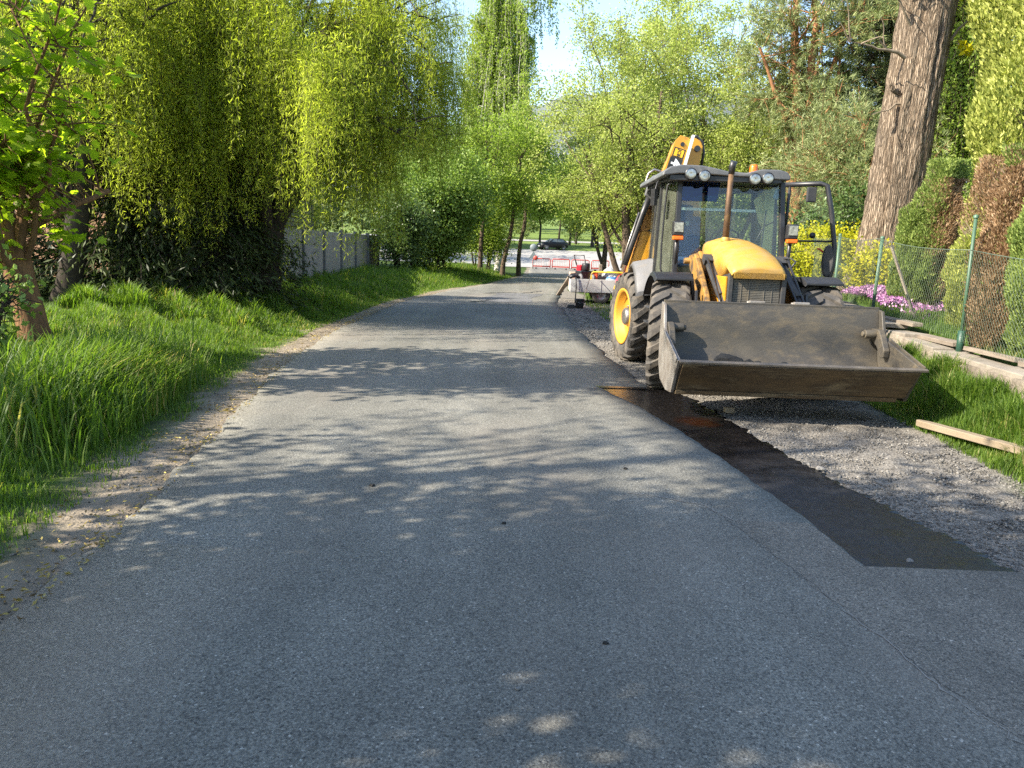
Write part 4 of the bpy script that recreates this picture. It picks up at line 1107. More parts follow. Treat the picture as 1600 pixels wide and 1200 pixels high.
# maple with the leaning brown trunk
make_tree('maple_tree', 'maple with leaning warm brown trunk and broad bright leaves at the left edge', 'tree', (-6.0, 9.6),
          [((0, 0, -0.05), (-0.35, -0.05, 1.9), 0.19, 0.15), ((-0.35, -0.05, 1.85), (-0.1, -0.8, 4.6), 0.13, 0.05), ((-0.35, -0.05, 1.8), (-1.5, 0.2, 4.8), 0.1, 0.04), ((-0.2, 0, 1.35), (0.55, 0.9, 1.95), 0.055, 0.03)],
          ((-0.35, -1.0, 3.35), (1.75, 1.25, 1.35)), None, M['barkwarm'], LM['maple'], 11, 30, 9, 0.55, 2600, (0.155, 0.12), 0.13, shape='maple', start=0.35,
          ok=lambda q: q[2] > 2.0 and not (q[0] > 0.2 and q[1] < -1.2))
# dark spruce behind, branches sweeping to the ground
def make_spruce(name, label, base, h, rad, lm, seed, n_br=150, n_spray=30000, size=(0.16, 0.030), top_z=None, group=None, low=0.15, droop=0.35, bark=None):
    rg = np.random.default_rng(seed); x, y = base
    e = empty(name, (x, y, ztf(x, y)), 0, label, 'tree', group)
    tl = [trunk_line(np.array((0, 0, 0.)), np.array((0.1, 0, h)), 0.02 * h + 0.06, 0.02, rg, 0.01)]
    lines = []; an = []
    for k in range(n_br):
        t = low + (1 - low) * rg.random() ** 1.25
        z = h * t * 0.98; rr = rad * (1 - t) ** 0.75 * (0.75 + 0.4 * rg.random()) + 0.15
        a = rg.random() * 2 * pi
        q = np.array((rr * cos(a), rr * sin(a), z - droop * rr + 0.1 * rr * rg.random()))
        pts = curve((0, 0, z), q, rg, 0.10, 0.05, 6)
        lines.append((pts, np.linspace(0.03, 0.006, 6)))
        tt = np.linspace(0.15, 1, 14); g = tt * 5; i = np.minimum(g.astype(int), 4); v = (g - i)[:, None]
        pp = pts[i] * (1 - v) + pts[i + 1] * v
        an.append(np.c_[pp, np.tile(unit(q - np.array((0, 0, z))), (14, 1)), np.full(14, rg.random())])
    an = np.concatenate(an)
    V1, F1 = np_tubes(tl + lines, 6)
    np_mesh('trunk', V1, F1, bark or M['barkdark'], e, smooth=True)
    idx = rg.integers(len(an), size=n_spray)
    P = an[idx, :3] + rg.normal(0, 1, (n_spray, 3)) * [0.16, 0.16, 0.10] * (0.5 + rad / 4)
    D = unit(an[idx, 3:6] * 0.9 + rg.normal(0, 0.55, (n_spray, 3)) + np.array((0, 0, -0.45)))
    sc = 0.6 + 0.7 * rg.random(n_spray)
    V, F = leaf_quads(P, D, size[0] * sc, size[1] * sc, rg, 0.0)
    np_mesh('crown', V, F, lm, e, rnd=0.6 * an[idx, 6] + 0.4 * rg.random(n_spray))
    return e
make_spruce('spruce_tree', 'dark spruce sweeping to the ground behind the leaning brown trunk', (-8.2, 16.6), 9.5, 2.9, LM['spruce'], 31, 190, 45000, (0.17, 0.034), low=0.04)
make_spruce('spruce_tree', 'dark spruce with low drooping boughs below the willow fork', (-6.35, 16.4), 5.2, 1.9, LM['spruce'], 32, 130, 26000, (0.15, 0.032), low=0.03, group=None)
make_spruce('spruce_tree', 'tall dark spruce deep in the shade at the far left edge', (-11.5, 15.0), 6.5, 2.6, LM['spruce'], 33, 150, 26000, (0.19, 0.042), low=0.04)
make_spruce('spruce_tree', 'dark spruce standing behind the willow near the timber house', (-8.8, 21.5), 6.0, 2.2, LM['spruce'], 35, 130, 24000, (0.19, 0.042), low=0.04)

def make_shrub(name, label, base, r, n_leaf, lm, seed, size, cat='shrub', stems=9, group=None, bark=None, sigma=0.2, twig=0.6, n_twig=12, zc=0.55):
    rx, ry, h = r
    tr = []
    rg = np.random.default_rng(seed + 500)
    for k in range(stems):
        a = rg.random() * 2 * pi; u = 0.25 + 0.5 * rg.random()
        tr.append(((0.25 * rx * cos(a), 0.25 * ry * sin(a), 0), (rx * u * cos(a), ry * u * sin(a), h * (0.55 + 0.3 * rg.random())), 0.02 + 0.006 * h, 0.01))
    return make_tree(name, label, cat, base, tr, ((0, 0, h * zc), (rx, ry, h * (1 - zc))), None, bark or M['barkdark'], lm, seed, stems * 5, n_twig, twig, n_leaf, size, sigma, group, inner=0.45, start=0.25, lr=0.6, crown_name='foliage')
make_shrub('lilac_bush', 'large bright green bush with pale blossom tips right of the concrete fence', (-4.0, 37.0), (2.6, 2.4, 5.6), 62000, LM['lilac'], 41, (0.13, 0.085), sigma=0.28, twig=0.9, stems=12)
make_shrub('hazel_bush', 'dark leafy bush in the shade beside the concrete fence', (-5.0, 34.0), (1.3, 1.5, 3.6), 14000, LM['rhodo'], 42, (0.10, 0.07), sigma=0.25, stems=8)
make_shrub('hazel_bush', 'tall loose green bush between the lilac and the roadside trunks', (-1.9, 43.5), (1.7, 2.2, 4.4), 18000, LM['birch'], 43, (0.10, 0.07), sigma=0.3, stems=8)
make_shrub('hazel_bush', 'pale tall bush behind the lilac under the willow tips', (-5.4, 46.0), (2.8, 2.4, 9.5), 26000, LM['lilac'], 44, (0.13, 0.085), sigma=0.35, twig=1.0, stems=9)
make_shrub('hawthorn_shrub', 'small leafy shrub at the left picture edge before the brown trunk', (-5.65, 8.0), (0.5, 0.5, 1.2), 700, LM['lilac'], 45, (0.085, 0.06), sigma=0.09, twig=0.3, stems=5, n_twig=6)
# birches and roadside trunks
def bl(rg, a): return min(a[2] - 3.2, 0.8 + 2.4 * rg.random())
tips = []
for k in range(70):
    a = rgw.random() * 2 * pi; h = 4.5 + 12.5 * rgw.random(); rr = (3.1 - 1.3 * max(0, (h - 10) / 9.5)) * (0.35 + 0.65 * rgw.random())
    tips.append((rr * cos(a), rr * sin(a), h))
make_weeping('birch_tree', 'tall weeping birch with pale trunk standing against the sky', 'tree', (-1.2, 50.0), [((0, 0, 0), (0.3, 0, 9), 0.20, 0.13), ((0.3, 0, 8.8), (0.2, 0, 18), 0.13, 0.03)],
             np.array(tips), M['barkbirch'], LM['birch'], 51, 3200, 0.045, (0.14, 0.075), bl, limb_r=0.05, spread=0.3, bow=0.3, thin=0.006)
for i, (x, y, lean, h, lab) in enumerate([(-0.75, 42.0, 0.9, 6.5, 'leaning thin trunk by the left road edge before the junction'), (0.15, 44.5, 0.25, 8.5, 'straight dark trunk beside the leaning one at the left road edge'),
                                          (-1.9, 41.0, 0.2, 7.0, 'slim trunk inside the bushes left of the leaning one')]):
    make_tree('roadside_tree', lab, 'tree', (x, y), [((0, 0, 0), (lean, 0.2, h), 0.13, 0.06)], ((lean, 0.3, h * 0.86), (1.55, 1.7, 3.0)), None, M['bark'], LM['birch'], 60 + i, 18, 8, 0.8, 8500, (0.12, 0.075), 0.28,
              'trees along the left road edge', start=0.45)

# --- right side ----------------------------------------------------
def spring(label, base, h, r, seed, n_leaf, trunks, n_limb=34, size=(0.085, 0.06), zc=0.58, ok=None):
    return make_tree('spring_tree', label, 'tree', base, trunks, ((0, 0, h * zc), (r, r * 0.9, h * (1 - zc))), None, M['bark'], LM['spring'], seed, n_limb, 15, 1.15, n_leaf, size, 0.20, 'spring trees behind the loader', inner=0.35, start=0.25, sag=0.10, ok=ok)
spring('many stemmed tree with sparse fresh yellow green leaves behind the red van', (4.3, 30.0), 11.5, 4.3, 71, 56000,
       [((0, 0, 0), (-0.3, 0, 5.8), 0.22, 0.08), ((0.15, 0.1, 0), (1.6, 0.2, 6.6), 0.17, 0.06), ((-0.1, 0, 0), (-1.9, 0.4, 5.4), 0.13, 0.05), ((0.3, 0.2, 0.2), (0.8, -0.6, 7.4), 0.13, 0.05)], 46)
spring('second many stemmed spring tree standing right behind the loader cab', (8.0, 31.5), 12.5, 4.6, 72, 60000,
       [((0, 0, 0), (-1.0, 0, 7.4), 0.2, 0.06), ((0.2, 0.2, 0), (1.2, 0.3, 8.0), 0.18, 0.06), ((0, 0, 0.1), (2.6, -0.3, 6.0), 0.12, 0.05)], 44)
spring('smaller bright yellow green tree left of the van beyond the trailer', (5.6, 37.0), 8.5, 2.5, 73, 24000, [((0, 0, 0), (-0.6, 0, 4.5), 0.13, 0.05), ((0.1, 0, 0), (1.0, 0, 5.0), 0.12, 0.05)], 30, (0.10, 0.07))
spring('tall thin spring tree rising behind the others against the sky', (6.4, 40.0), 16.0, 4.9, 74, 70000, [((0, 0, 0), (0.2, 0, 11), 0.2, 0.05)], 36, (0.10, 0.07))
# scots pine
def make_pine(name, label, base, trunks, c, r, n_limb, n_tuft, seed, lm, bark, needle=(0.17, 0.016), per=11, group=None, ok=None, start=0.45):
    rg = np.random.default_rng(seed); x, y = base
    e = empty(name, (x, y, ztf(x, y)), 0, label, 'tree', group)
    tl = [trunk_line(np.array(p, float), np.array(q, float), a, b_, rg, 0.04) for p, q, a, b_ in trunks]
    lines, fine, an = limbs(rg, tl, np.array(c, float), np.array(r, float), n_limb, 11, 0.9, inner=0.4, start=start, sag=0.02, ok=ok)
    V1, F1 = np_tubes(tl + lines, 8); V2, F2 = np_tubes(fine, 4)
    np_mesh('trunk', np.concatenate([V1, V2]), np.concatenate([F1, F2 + len(V1)]), bark, e, smooth=True)
    idx = rg.integers(len(an), size=n_tuft)
    C = an[idx, :3] + rg.normal(0, 0.14, (n_tuft, 3)); A = unit(an[idx, 3:] + rg.normal(0, 0.5, (n_tuft, 3)) + [0, 0, 0.35])
    P = np.repeat(C, per, 0) + rg.normal(0, 0.03, (n_tuft * per, 3))
    D = unit(np.repeat(A, per, 0) * 0.9 + rg.normal(0, 0.55, (n_tuft * per, 3)))
    sc = 0.6 + 0.7 * rg.random(len(P))
    V, F = leaf_quads(P, D, needle[0] * sc, needle[1] * sc, rg)
    np_mesh('crown', V, F, lm, e, rnd=np.repeat(rg.random(n_tuft), per) * 0.7 + 0.3 * rg.random(len(P)))
    return e
make_pine('pine_tree', 'scots pine with forked orange trunk above the loader cab', (9.3, 26.5),
          [((0, 0, 0), (-0.1, 0, 4.2), 0.26, 0.22), ((-0.1, 0, 4.0), (-0.75, 0.2, 10.5), 0.17, 0.07), ((0.0, 0, 4.0), (0.15, 0.1, 11.5), 0.16, 0.06), ((-0.1, 0, 3.8), (-1.6, 0, 7.4), 0.10, 0.04), ((0, 0, 4), (1.5, 0.3, 9.5), 0.12, 0.04)],
          (0.2, 0, 7.4), (2.9, 2.6, 4.4), 44, 5200, 81, LM['pine'], M['barkpine'], (0.18, 0.024))
make_pine('pine_tree', 'low grey green pine with drooping boughs beside the open cab door', (9.2, 22.0), [((0, 0, 0), (0.2, 0, 4.6), 0.18, 0.05)], (0, 0, 2.6), (2.5, 2.2, 2.3), 40, 4200, 82, LM['pine'], M['barkpine'], (0.16, 0.018), start=0.15)
make_pine('pine_tree', 'dark shaded pine left of the big bare trunk', (12.8, 27.5), [((0, 0, 0), (0, 0, 13), 0.24, 0.05)], (0, 0, 8.0), (2.9, 2.6, 5.6), 60, 5200, 83, LM['darkpine'], M['bark'], (0.20, 0.026))
make_pine('pine_tree', 'dark pine filling the gap behind the shaded one', (15.5, 33.0), [((0, 0, 0), (0, 0, 13), 0.24, 0.05)], (0, 0, 7.5), (3.4, 3.0, 6.6), 60, 4600, 84, LM['darkpine'], M['bark'], (0.24, 0.034))
# garden shrubs
make_shrub('rhododendron', 'dark glossy evergreen bush seen through the open cab door', (8.0, 19.2), (1.6, 1.3, 2.2), 9000, LM['rhodo'], 91, (0.12, 0.05), sigma=0.16, twig=0.45)
make_shrub('rhododendron', 'dark green bush tight against the big bare trunk', (9.6, 21.0), (1.7, 1.4, 3.4), 10000, LM['rhodo'], 92, (0.12, 0.055), sigma=0.18, twig=0.5)
make_shrub('yellow_shrub', 'bright yellow flowering shrub behind the green fence', (7.0, 17.2), (1.3, 0.9, 1.5), 16000, LM['yellow'], 93, (0.065, 0.05), sigma=0.10, twig=0.3)
make_shrub('yellow_shrub', 'low yellow green shrub at the foot of the bare trunk', (7.0, 15.0), (0.6, 0.6, 0.9), 6000, LM['yellow'], 94, (0.06, 0.045), sigma=0.09, twig=0.25)
make_shrub('green_shrub', 'fresh green saplings between the pine and the big trunk', (10.6, 24.0), (1.6, 1.2, 4.2), 9000, LM['birch'], 95, (0.12, 0.08), sigma=0.2, twig=0.5)
# birch behind the big trunk
tips = []
for k in range(70):
    a = rgw.random() * 2 * pi; h = 2.2 + 8.5 * rgw.random(); rr = (2.5 - 1.0 * max(0, (h - 6) / 5)) * (0.35 + 0.65 * rgw.random())
    tips.append((rr * cos(a), rr * sin(a), h))
make_weeping('birch_tree', 'weeping birch right of the big bare trunk', 'tree', (14.6, 27.0), [((0, 0, 0), (0.2, 0, 11.5), 0.17, 0.03)],
             np.array(tips), M['bark'], LM['birch'], 52, 2300, 0.04, (0.11, 0.06), lambda rg, a: min(a[2] - 0.8, 0.7 + 1.8 * rg.random()), limb_r=0.04, spread=0.3, bow=0.3, thin=0.006)

def make_column(name, label, base, h, r, n, seed, lm, lm2=None, frac=0.0, brown=None, size=(0.050, 0.0125), group=None, lean=0.0, taper=0.35, topflat=0.0, cat='conifer', lumps=1.7):
    """clipped columnar conifer: sprays on and just under an uneven surface, stem inside"""
    rg = np.random.default_rng(seed); x, y = base
    e = empty(name, (x, y, ztf(x, y)), 0, label, cat, group)
    tl = [trunk_line(np.array((0, 0, 0.)), np.array((lean * h, 0, h * 0.92)), 0.05, 0.015, rg, 0.01)]
    ph = rg.random(6) * 6.28
    def rad(t, a):
        prof = r * np.interp(t, [0, 0.08, 0.35, 0.75, 0.92, 1.0], [0.62, 0.85, 1.0, 1 - taper * 0.35, 1 - taper * 0.7 - (0 if topflat else .1), 0.75 if topflat else 0.15])
        return prof * (1 + lumps * (0.10 * np.sin(a * 3 + t * 7 + ph[0]) + 0.08 * np.sin(a * 5 - t * 13 + ph[1]) + 0.07 * np.sin(t * 23 + a + ph[2])))
    t = rg.random(n); a = rg.random(n) * 2 * pi
    rr = rad(t, a) * (1 - 0.45 * rg.random(n) ** 2.2)
    P = np.stack([rr * np.cos(a) + lean * h * t, rr * np.sin(a), 0.04 + h * t], 1)
    out = np.stack([np.cos(a), np.sin(a), np.zeros(n)], 1)
    D = unit(out * 0.55 + np.array([0, 0, 0.95]) + rg.normal(0, 0.38, (n, 3)))
    sc = 0.6 + 0.8 * rg.random(n)
    tw = [(np.array([(lean * h * q, 0, h * q), (lean * h * q + r * .8 * cos(b_), r * .8 * sin(b_), h * q + 0.9 * r)]), np.array([0.012, 0.004])) for q, b_ in zip(rg.random(170) * 0.9, rg.random(170) * 6.28)]
    V1, F1 = np_tubes(tl, 7); V2, F2 = np_tubes(tw, 4)
    np_mesh('trunk', np.concatenate([V1, V2]), np.concatenate([F1, F2 + len(V1)]), M['barktwig'], e, smooth=True)
    V, F = leaf_quads(P, D, size[0] * sc, size[1] * sc, rg, 0.03)
    isb = np.zeros(n, bool)
    if lm2 is not None: isb = brown(P, rg)
    rnd = rg.random(n)
    V4 = V.reshape(-1, 4, 3)
    g = ~isb
    if g.any():
        Vg = V4[g].reshape(-1, 3); np_mesh('foliage', Vg, np.arange(len(Vg)).reshape(-1, 4), lm, e, rnd=rnd[g])
    if isb.any():
        Vb = V4[isb].reshape(-1, 3)
        ob = np_mesh('withered_foliage', Vb, np.arange(len(Vb)).reshape(-1, 4), lm2, e, rnd=rnd[isb]); tag(ob, 'dead brown part of the foliage')
    return e
def soft(v, w): return lambda P, rg: (v(P) + rg.normal(0, w, len(P))) > 0
H = 'conifer hedge columns behind the fence'
make_column('thuja', 'clipped thuja with green left half and withered brown right half', (6.70, 12.6), 2.30, 0.33, 50000, 101, LM['thuja'], LM['thujabrown'], brown=soft(lambda P: np.where(P[:, 2] > 2.05, -.3, P[:, 0] + 0.10 - 0.10 * (P[:, 2] < 0.8)), 0.10), group=H, topflat=1, lean=0.02)
make_column('thuja', 'tall withered brown thuja leaning right behind the fence post', (5.62, 9.0), 2.28, 0.32, 40000, 102, LM['thuja'], LM['thujabrown'], brown=soft(lambda P: np.where(P[:, 2] > 2.1, -.05, 0.25 - 0.35 * (P[:, 2] < 0.7) * (P[:, 0] > -0.05)), 0.12), group=H, lean=0.06, topflat=1)
make_column('thuja', 'green thuja at the right picture edge beside the withered one', (5.72, 8.3), 2.1, 0.36, 60000, 103, LM['thuja'], group=H, topflat=1)
make_column('thuja', 'narrow green thuja against the foot of the bare trunk', (6.45, 12.75), 1.65, 0.27, 30000, 104, LM['thuja'], group=H)
make_column('thuja', 'brown topped thuja between the half withered and the leaning one', (6.75, 11.2), 2.30, 0.34, 22000, 105, LM['gold'], LM['thujabrown'], brown=soft(lambda P: P[:, 2] - 1.35, 0.25), group=H, topflat=1)
make_column('thuja', 'yellow green low thuja in the gap between two withered ones', (6.35, 10.7), 1.30, 0.36, 30000, 106, LM['gold'], group=H)
make_column('golden_conifer', 'tall golden green conifer at the top right corner', (10.2, 15.0), 7.6, 1.6, 110000, 107, LM['gold'], size=(0.10, 0.036), taper=0.3, lumps=1.3)
make_column('golden_conifer', 'second golden conifer behind the withered thujas', (12.2, 17.6), 6.6, 1.4, 50000, 108, LM['gold'], size=(0.10, 0.036), taper=0.3, lumps=1.3)

# big bare leaning trunk -------------------------------------------
def big_trunk():
    rg = np.random.default_rng(200)
    x, y = 7.72, 16.0
    e = empty('old_tree', (x, y, ztf(x, y)), 0, 'huge bare leaning tree trunk with deeply furrowed pale bark', 'tree')
    ks = 46; n = 84; rings = []
    H = 9.0
    ph = rg.random(40) * 6.28
    zz = np.linspace(-0.1, H, ks)
    VV = []
    for i, z in enumerate(zz):
        t = z / H
        cx = -0.20 + 0.056 * z + 0.012 * z * z * 0.1; cyy = 0.02 * z
        r = np.interp(z, [-0.1, 0.15, 0.5, 1.0, 2.0, 4.0, 6.0, 7.2, 9.0], [0.92, 0.74, 0.60, 0.54, 0.50, 0.485, 0.505, 0.52, 0.43])
        a = np.linspace(0, 2 * pi, n, endpoint=False)
        tw = a + 0.10 * z
        rr = r * (1 + 0.05 * np.sin(3 * tw + ph[0]) + 0.035 * np.sin(5 * tw + ph[1] + 0.3 * z) + 0.025 * np.sin(9 * tw + ph[2]))
        fl = np.clip(0.9 - z, 0, 1); rr *= 1 + 0.20 * fl * np.sin(4 * a + ph[3])
        # bark ridges and two long splits
        rr += 0.014 * np.sin(31 * tw + 1.3 * np.sin(2.2 * z) + ph[4]) + 0.010 * rg.normal(0, 1, n)
        for a0, dp_, w, z0, z1 in ((-2.25, 0.085, 0.06, 0.6, 4.6), (-1.85, 0.05, 0.05, 2.9, 6.2), (-1.15, 0.05, 0.05, 3.2, 5.6), (-0.5, 0.06, 0.06, 0.2, 3.0)):
            m = sst(z0, z0 + .5, z) * (1 - sst(z1 - .6, z1, z)); dd = (tw - 0.10 * z * 0.4 - a0 + pi) % (2 * pi) - pi
            rr -= dp_ * m * np.exp(-(dd / w) ** 2); rr += 0.035 * m * np.exp(-((np.abs(dd) - 2.2 * w) / w) ** 2)
        VV.append(np.stack([cx + rr * np.cos(a), cyy + rr * np.sin(a), np.full(n, z)], 1))
    V = np.concatenate(VV)
    i = np.arange(ks - 1)[:, None] * n; j = np.arange(n)[None, :]; j2 = (j + 1) % n
    F = np.stack([i + j, i + j2, i + n + j2, i + n + j], -1).reshape(-1, 4)
    m, t, b = nm('furrowed_oak_bark')
    co = objco(t, (6.5, 6.5, 0.42)); n1 = noise(t, 4.0, 8, 0.65, co, 0.5)
    wv = t.nodes.new('ShaderNodeTexVoronoi'); wv.feature = 'DISTANCE_TO_EDGE'; wv.inputs['Scale'].default_value = 5.2
    nd = noise(t, 3.0, 4, 0.5, objco(t, (2, 2, 1.0)))
    va = t.nodes.new('ShaderNodeVectorMath'); va.operation = 'ADD'; t.links.new(co, va.inputs[0])
    vs = t.nodes.new('ShaderNodeVectorMath'); vs.operation = 'SCALE'; vs.inputs['Scale'].default_value = 0.35; t.links.new(nd.outputs['Color'], vs.inputs[0]); t.links.new(vs.outputs[0], va.inputs[1])
    t.links.new(va.outputs[0], wv.inputs['Vector'])
    cr = ramp(t, [(0.0, (0.075, 0.056, 0.042)), (0.10, (0.17, 0.135, 0.10)), (0.30, (0.275, 0.225, 0.175)), (1.0, (0.335, 0.28, 0.222))]); t.links.new(wv.outputs['Distance'], cr.inputs[0])
    n2 = noise(t, 1.3, 5, 0.6, objco(t)); r2 = ramp(t, [(0.35, (0.78, 0.76, 0.72)), (0.65, (1.15, 1.1, 1.02))]); t.links.new(n2.outputs[0], r2.inputs[0])
    t.links.new(mix(t, 1.0, cr.outputs[0], r2.outputs[0], 'MULTIPLY'), b.inputs['Base Color'])
    b.inputs['Roughness'].default_value = 0.95; b.inputs['Specular IOR Level'].default_value = 0.15
    hr = ramp(t, [(0.0, 0), (0.25, 0.8), (1, 1)]); t.links.new(wv.outputs['Distance'], hr.inputs[0])
    bump(t, b, mix(t, 0.35, hr.outputs[0], n1.outputs[0]), 1.0, 0.045)
    np_mesh('trunk', V, F, m, e, smooth=True)
    # knots and stubs
    mb = MB()
    mb.lathe([(0.001, -.13), (.06, -.11), (.10, -.03), (.10, .05), (.05, .12), (.001, .14)], (-0.52, -0.30, 2.02), 'z', 16)
    k1 = mb
    MB().lathe([(0.001, -.35), (.06, -.3), (.10, -.1), (.10, .1), (.06, .26), (.001, .32)], (0.27, -0.36, 1.5), 'z', 16)
    MB().tube([(-0.20, -0.1, 3.9), (-0.50, -0.2, 4.02), (-0.62, -0.25, 4.22)], [0.06, 0.045, 0.012], 8).build('broken_stub', m, e)
    # bare grey branches on the left side and the upper fork
    L = []
    def br(p, q, r, sub=3, seed_=0):
        pts = curve(p, q, rg, 0.12, 0.10, 8); L.append((pts, np.linspace(r, 0.008, 8)))
        for _ in range(sub):
            i = rg.integers(3, 8); d = unit(rg.normal(size=3) + np.array([-0.4, 0, 0.9]))
            L.append((curve(pts[i], pts[i] + d * (0.3 + 0.5 * rg.random()), rg, 0.1, 0.12, 6), np.linspace(r * 0.4, 0.005, 6)))
    br((-0.1, -0.1, 4.55), (-1.5, -0.5, 4.75), 0.045, 5)
    br((-0.05, -0.1, 4.9), (-1.0, -0.4, 5.9), 0.035, 5)
    br((0.0, -0.1, 5.9), (-1.3, -0.4, 6.2), 0.035, 4)
    br((0.05, -0.1, 6.5), (-1.5, -0.3, 7.0), 0.04, 4)
    br((0.0, -0.1, 3.85), (-0.9, -0.35, 3.5), 0.03, 1)
    br((0.6, 0.0, 5.0), (1.7, 0.2, 5.9), 0.03, 4)
    br((0.85, 0.0, 6.4), (1.35, 0.1, 8.6), 0.10, 3)
    V, F = np_tubes(L, 6)
    np_mesh('bare_branches', V, F, M['barktwig'], e, smooth=True)
    # few fresh shoots
    an = []
    for c_, r_, k in (((-0.55, -0.35, 6.25), 0.28, 90), ((1.25, 0.1, 6.3), 0.35, 120), ((1.35, 0.1, 5.85), 0.25, 70), ((0.78, -.2, 4.85), 0.10, 30), ((1.0, 0, 7.0), 0.3, 60)):
        an.append(np.array(c_) + rg.normal(0, r_ * 0.6, (k, 3)))
    P = np.concatenate(an); D = unit(rg.normal(size=P.shape))
    V, F = leaf_quads(P, D, 0.15, 0.09, rg, 0.1)
    np_mesh('fresh_leaves', V, F, LM['yellow'], e, rnd=rg.random(len(P)))
big_trunk()

# far trees over the junction ---------------------------------------
for i, (x, y, h, r, lab) in enumerate([(-2.2, 106, 11, 3.6, 'leafy tree with stout trunk left of the parked car'), (3.2, 109, 11, 3.0, 'thin dark trunk at the bonnet of the parked car'), (6.2, 116, 12, 3.0, 'thin trunk rising behind the parked car roof'),
                                       (7.6, 113, 12, 3.4, 'leaning trunk behind the parked car'), (8.9, 118, 11, 3.0, 'slim trunk behind the tail of the parked car'), (10.6, 110, 12, 3.6, 'thicker trunk just right of the parked car'),
                                       (12.0, 116, 11, 3.0, 'slender trunk right of the thicker one'), (-7.5, 104, 12, 4.5, 'broad leafy tree beyond the left bushes'), (16, 112, 13, 4.5, 'round leafy tree at the right end of the row')]):
    make_tree('far_tree', lab, 'tree', (x, y), [((0, 0, 0), (0.5 if i == 3 else 0.1, 0, h * 0.75), 0.24 if i in (0, 5) else 0.17, 0.06)], ((0, 0, h * 0.68), (r, r, h * 0.34)), None, M['barkdark'], LM['birch'] if i % 2 else LM['lilac'], 300 + i, 20, 9, 1.5, 12000, (0.26, 0.18), 0.5,
              'row of trees beyond the junction', start=0.4)
rg = np.random.default_rng(77)
def wood(name, label, spans, n, size, seed, lm=None):
    rg = np.random.default_rng(seed); P = []
    for (x0, x1, y0, y1, h0, h1, k) in spans:
        for _ in range(k):
            cx_, cy_ = x0 + (x1 - x0) * rg.random(), y0 + (y1 - y0) * rg.random(); hh = h0 + (h1 - h0) * rg.random()
            m_ = n // sum(s[6] for s in spans)
            v = unit(rg.normal(size=(m_, 3))) * (0.55 + 0.45 * rg.random((m_, 1)) ** .5)
            v *= 1 + 0.22 * np.sin(v[:, :1] * 5 + cx_) * np.cos(v[:, 2:] * 6 + cy_)
            q = v * [hh * 0.30, hh * 0.30, hh * 0.46] + [cx_, cy_, ztf(cx_, cy_) + hh * 0.52]
            P.append(q)
    P = np.concatenate(P); D = unit(rg.normal(size=P.shape))
    V, F = leaf_quads(P, D, size * (0.6 + 0.8 * rg.random(len(P))), size * 0.7, rg)
    o = np_mesh(name, V, F, lm or LM['wood'], rnd=rg.random(len(P)))
    return tag(o, label, 'wood', kind='stuff')
spring('broad spring tree at the far right bend of the road', (5.8, 52.0), 13.5, 5.3, 75, 42000, [((0, 0, 0), (0.3, 0, 7.5), 0.2, 0.06), ((0.2, 0, 0), (-1.8, 0, 6.0), 0.14, 0.05)], 34, (0.13, 0.09))
wood('far_wood', 'far wood closing the view beyond the junction', [(-70, 60, 150, 200, 12, 20, 34), (-60, -12, 60, 120, 10, 18, 26), (-30, 45, 136, 148, 9, 13, 16)], 84000, 0.55, 78)
wood('near_wood', 'wood behind the garden trees on the right', [(14, 45, 42, 70, 10, 18, 24), (10, 24, 46, 60, 9, 14, 8)], 52000, 0.34, 79)
wood('left_wood', 'wood behind the timber house on the left', [(-34, -22, 20, 36, 6, 8, 8), (-40, -18, 38, 60, 9, 13, 11)], 40000, 0.28, 80, LM['lilac'])

# trees outside the left picture edge, whose shade lies across the near road
def lime(label, base, h, r, seed, n, zc=0.55, size=(0.13, 0.10), zr=None, trunk=0.2, limbs_=60, sigma=0.25):
    return make_tree('lime_tree', label, 'tree', base, [((0, 0, 0), (0.1, 0, h * 0.8), trunk, 0.07)], ((0, 0, h * zc), (r, r, zr or h * 0.42)), None, M['bark'], LM['shade'], seed, limbs_, 12, 0.9, n, size, sigma, 'lime trees beside the road', start=0.25, inner=0.3)
lime('lime tree standing left of the camera position', (-6.4, 0.9), 8.0, 2.9, 401, 31000)
lime('lime tree left of and behind the camera position', (-6.8, -3.6), 9.0, 3.0, 402, 22000)
lime('lime tree close behind the camera on the left verge', (-3.4, -3.2), 7.0, 2.4, 403, 16000)
lime('small dense lime tree added out of view to shade the road', (-8.4, 6.6), 9.0, 1.0, 405, 5500, zc=0.76, zr=1.1, limbs_=30, sigma=0.15)  # extra unseen caster, crown set high to shade the middle road
lime('tall open lime tree added out of view to dapple the gravel', (-11.4, 1.6), 13.0, 2.8, 406, 1000, zc=0.72, zr=3.0, limbs_=16, sigma=0.16)  # sparse raised crown, added to throw dapples onto the gravel

make_shrub('hazel_bush', 'bushy hazel added beyond the left picture edge to shade the verge', (-8.1, 3.9), (1.0, 0.95, 3.8), 7000, LM['shade'], 46, (0.11, 0.085), sigma=0.2, stems=8)  # unseen bush added so that the verge before the tuft lies shaded

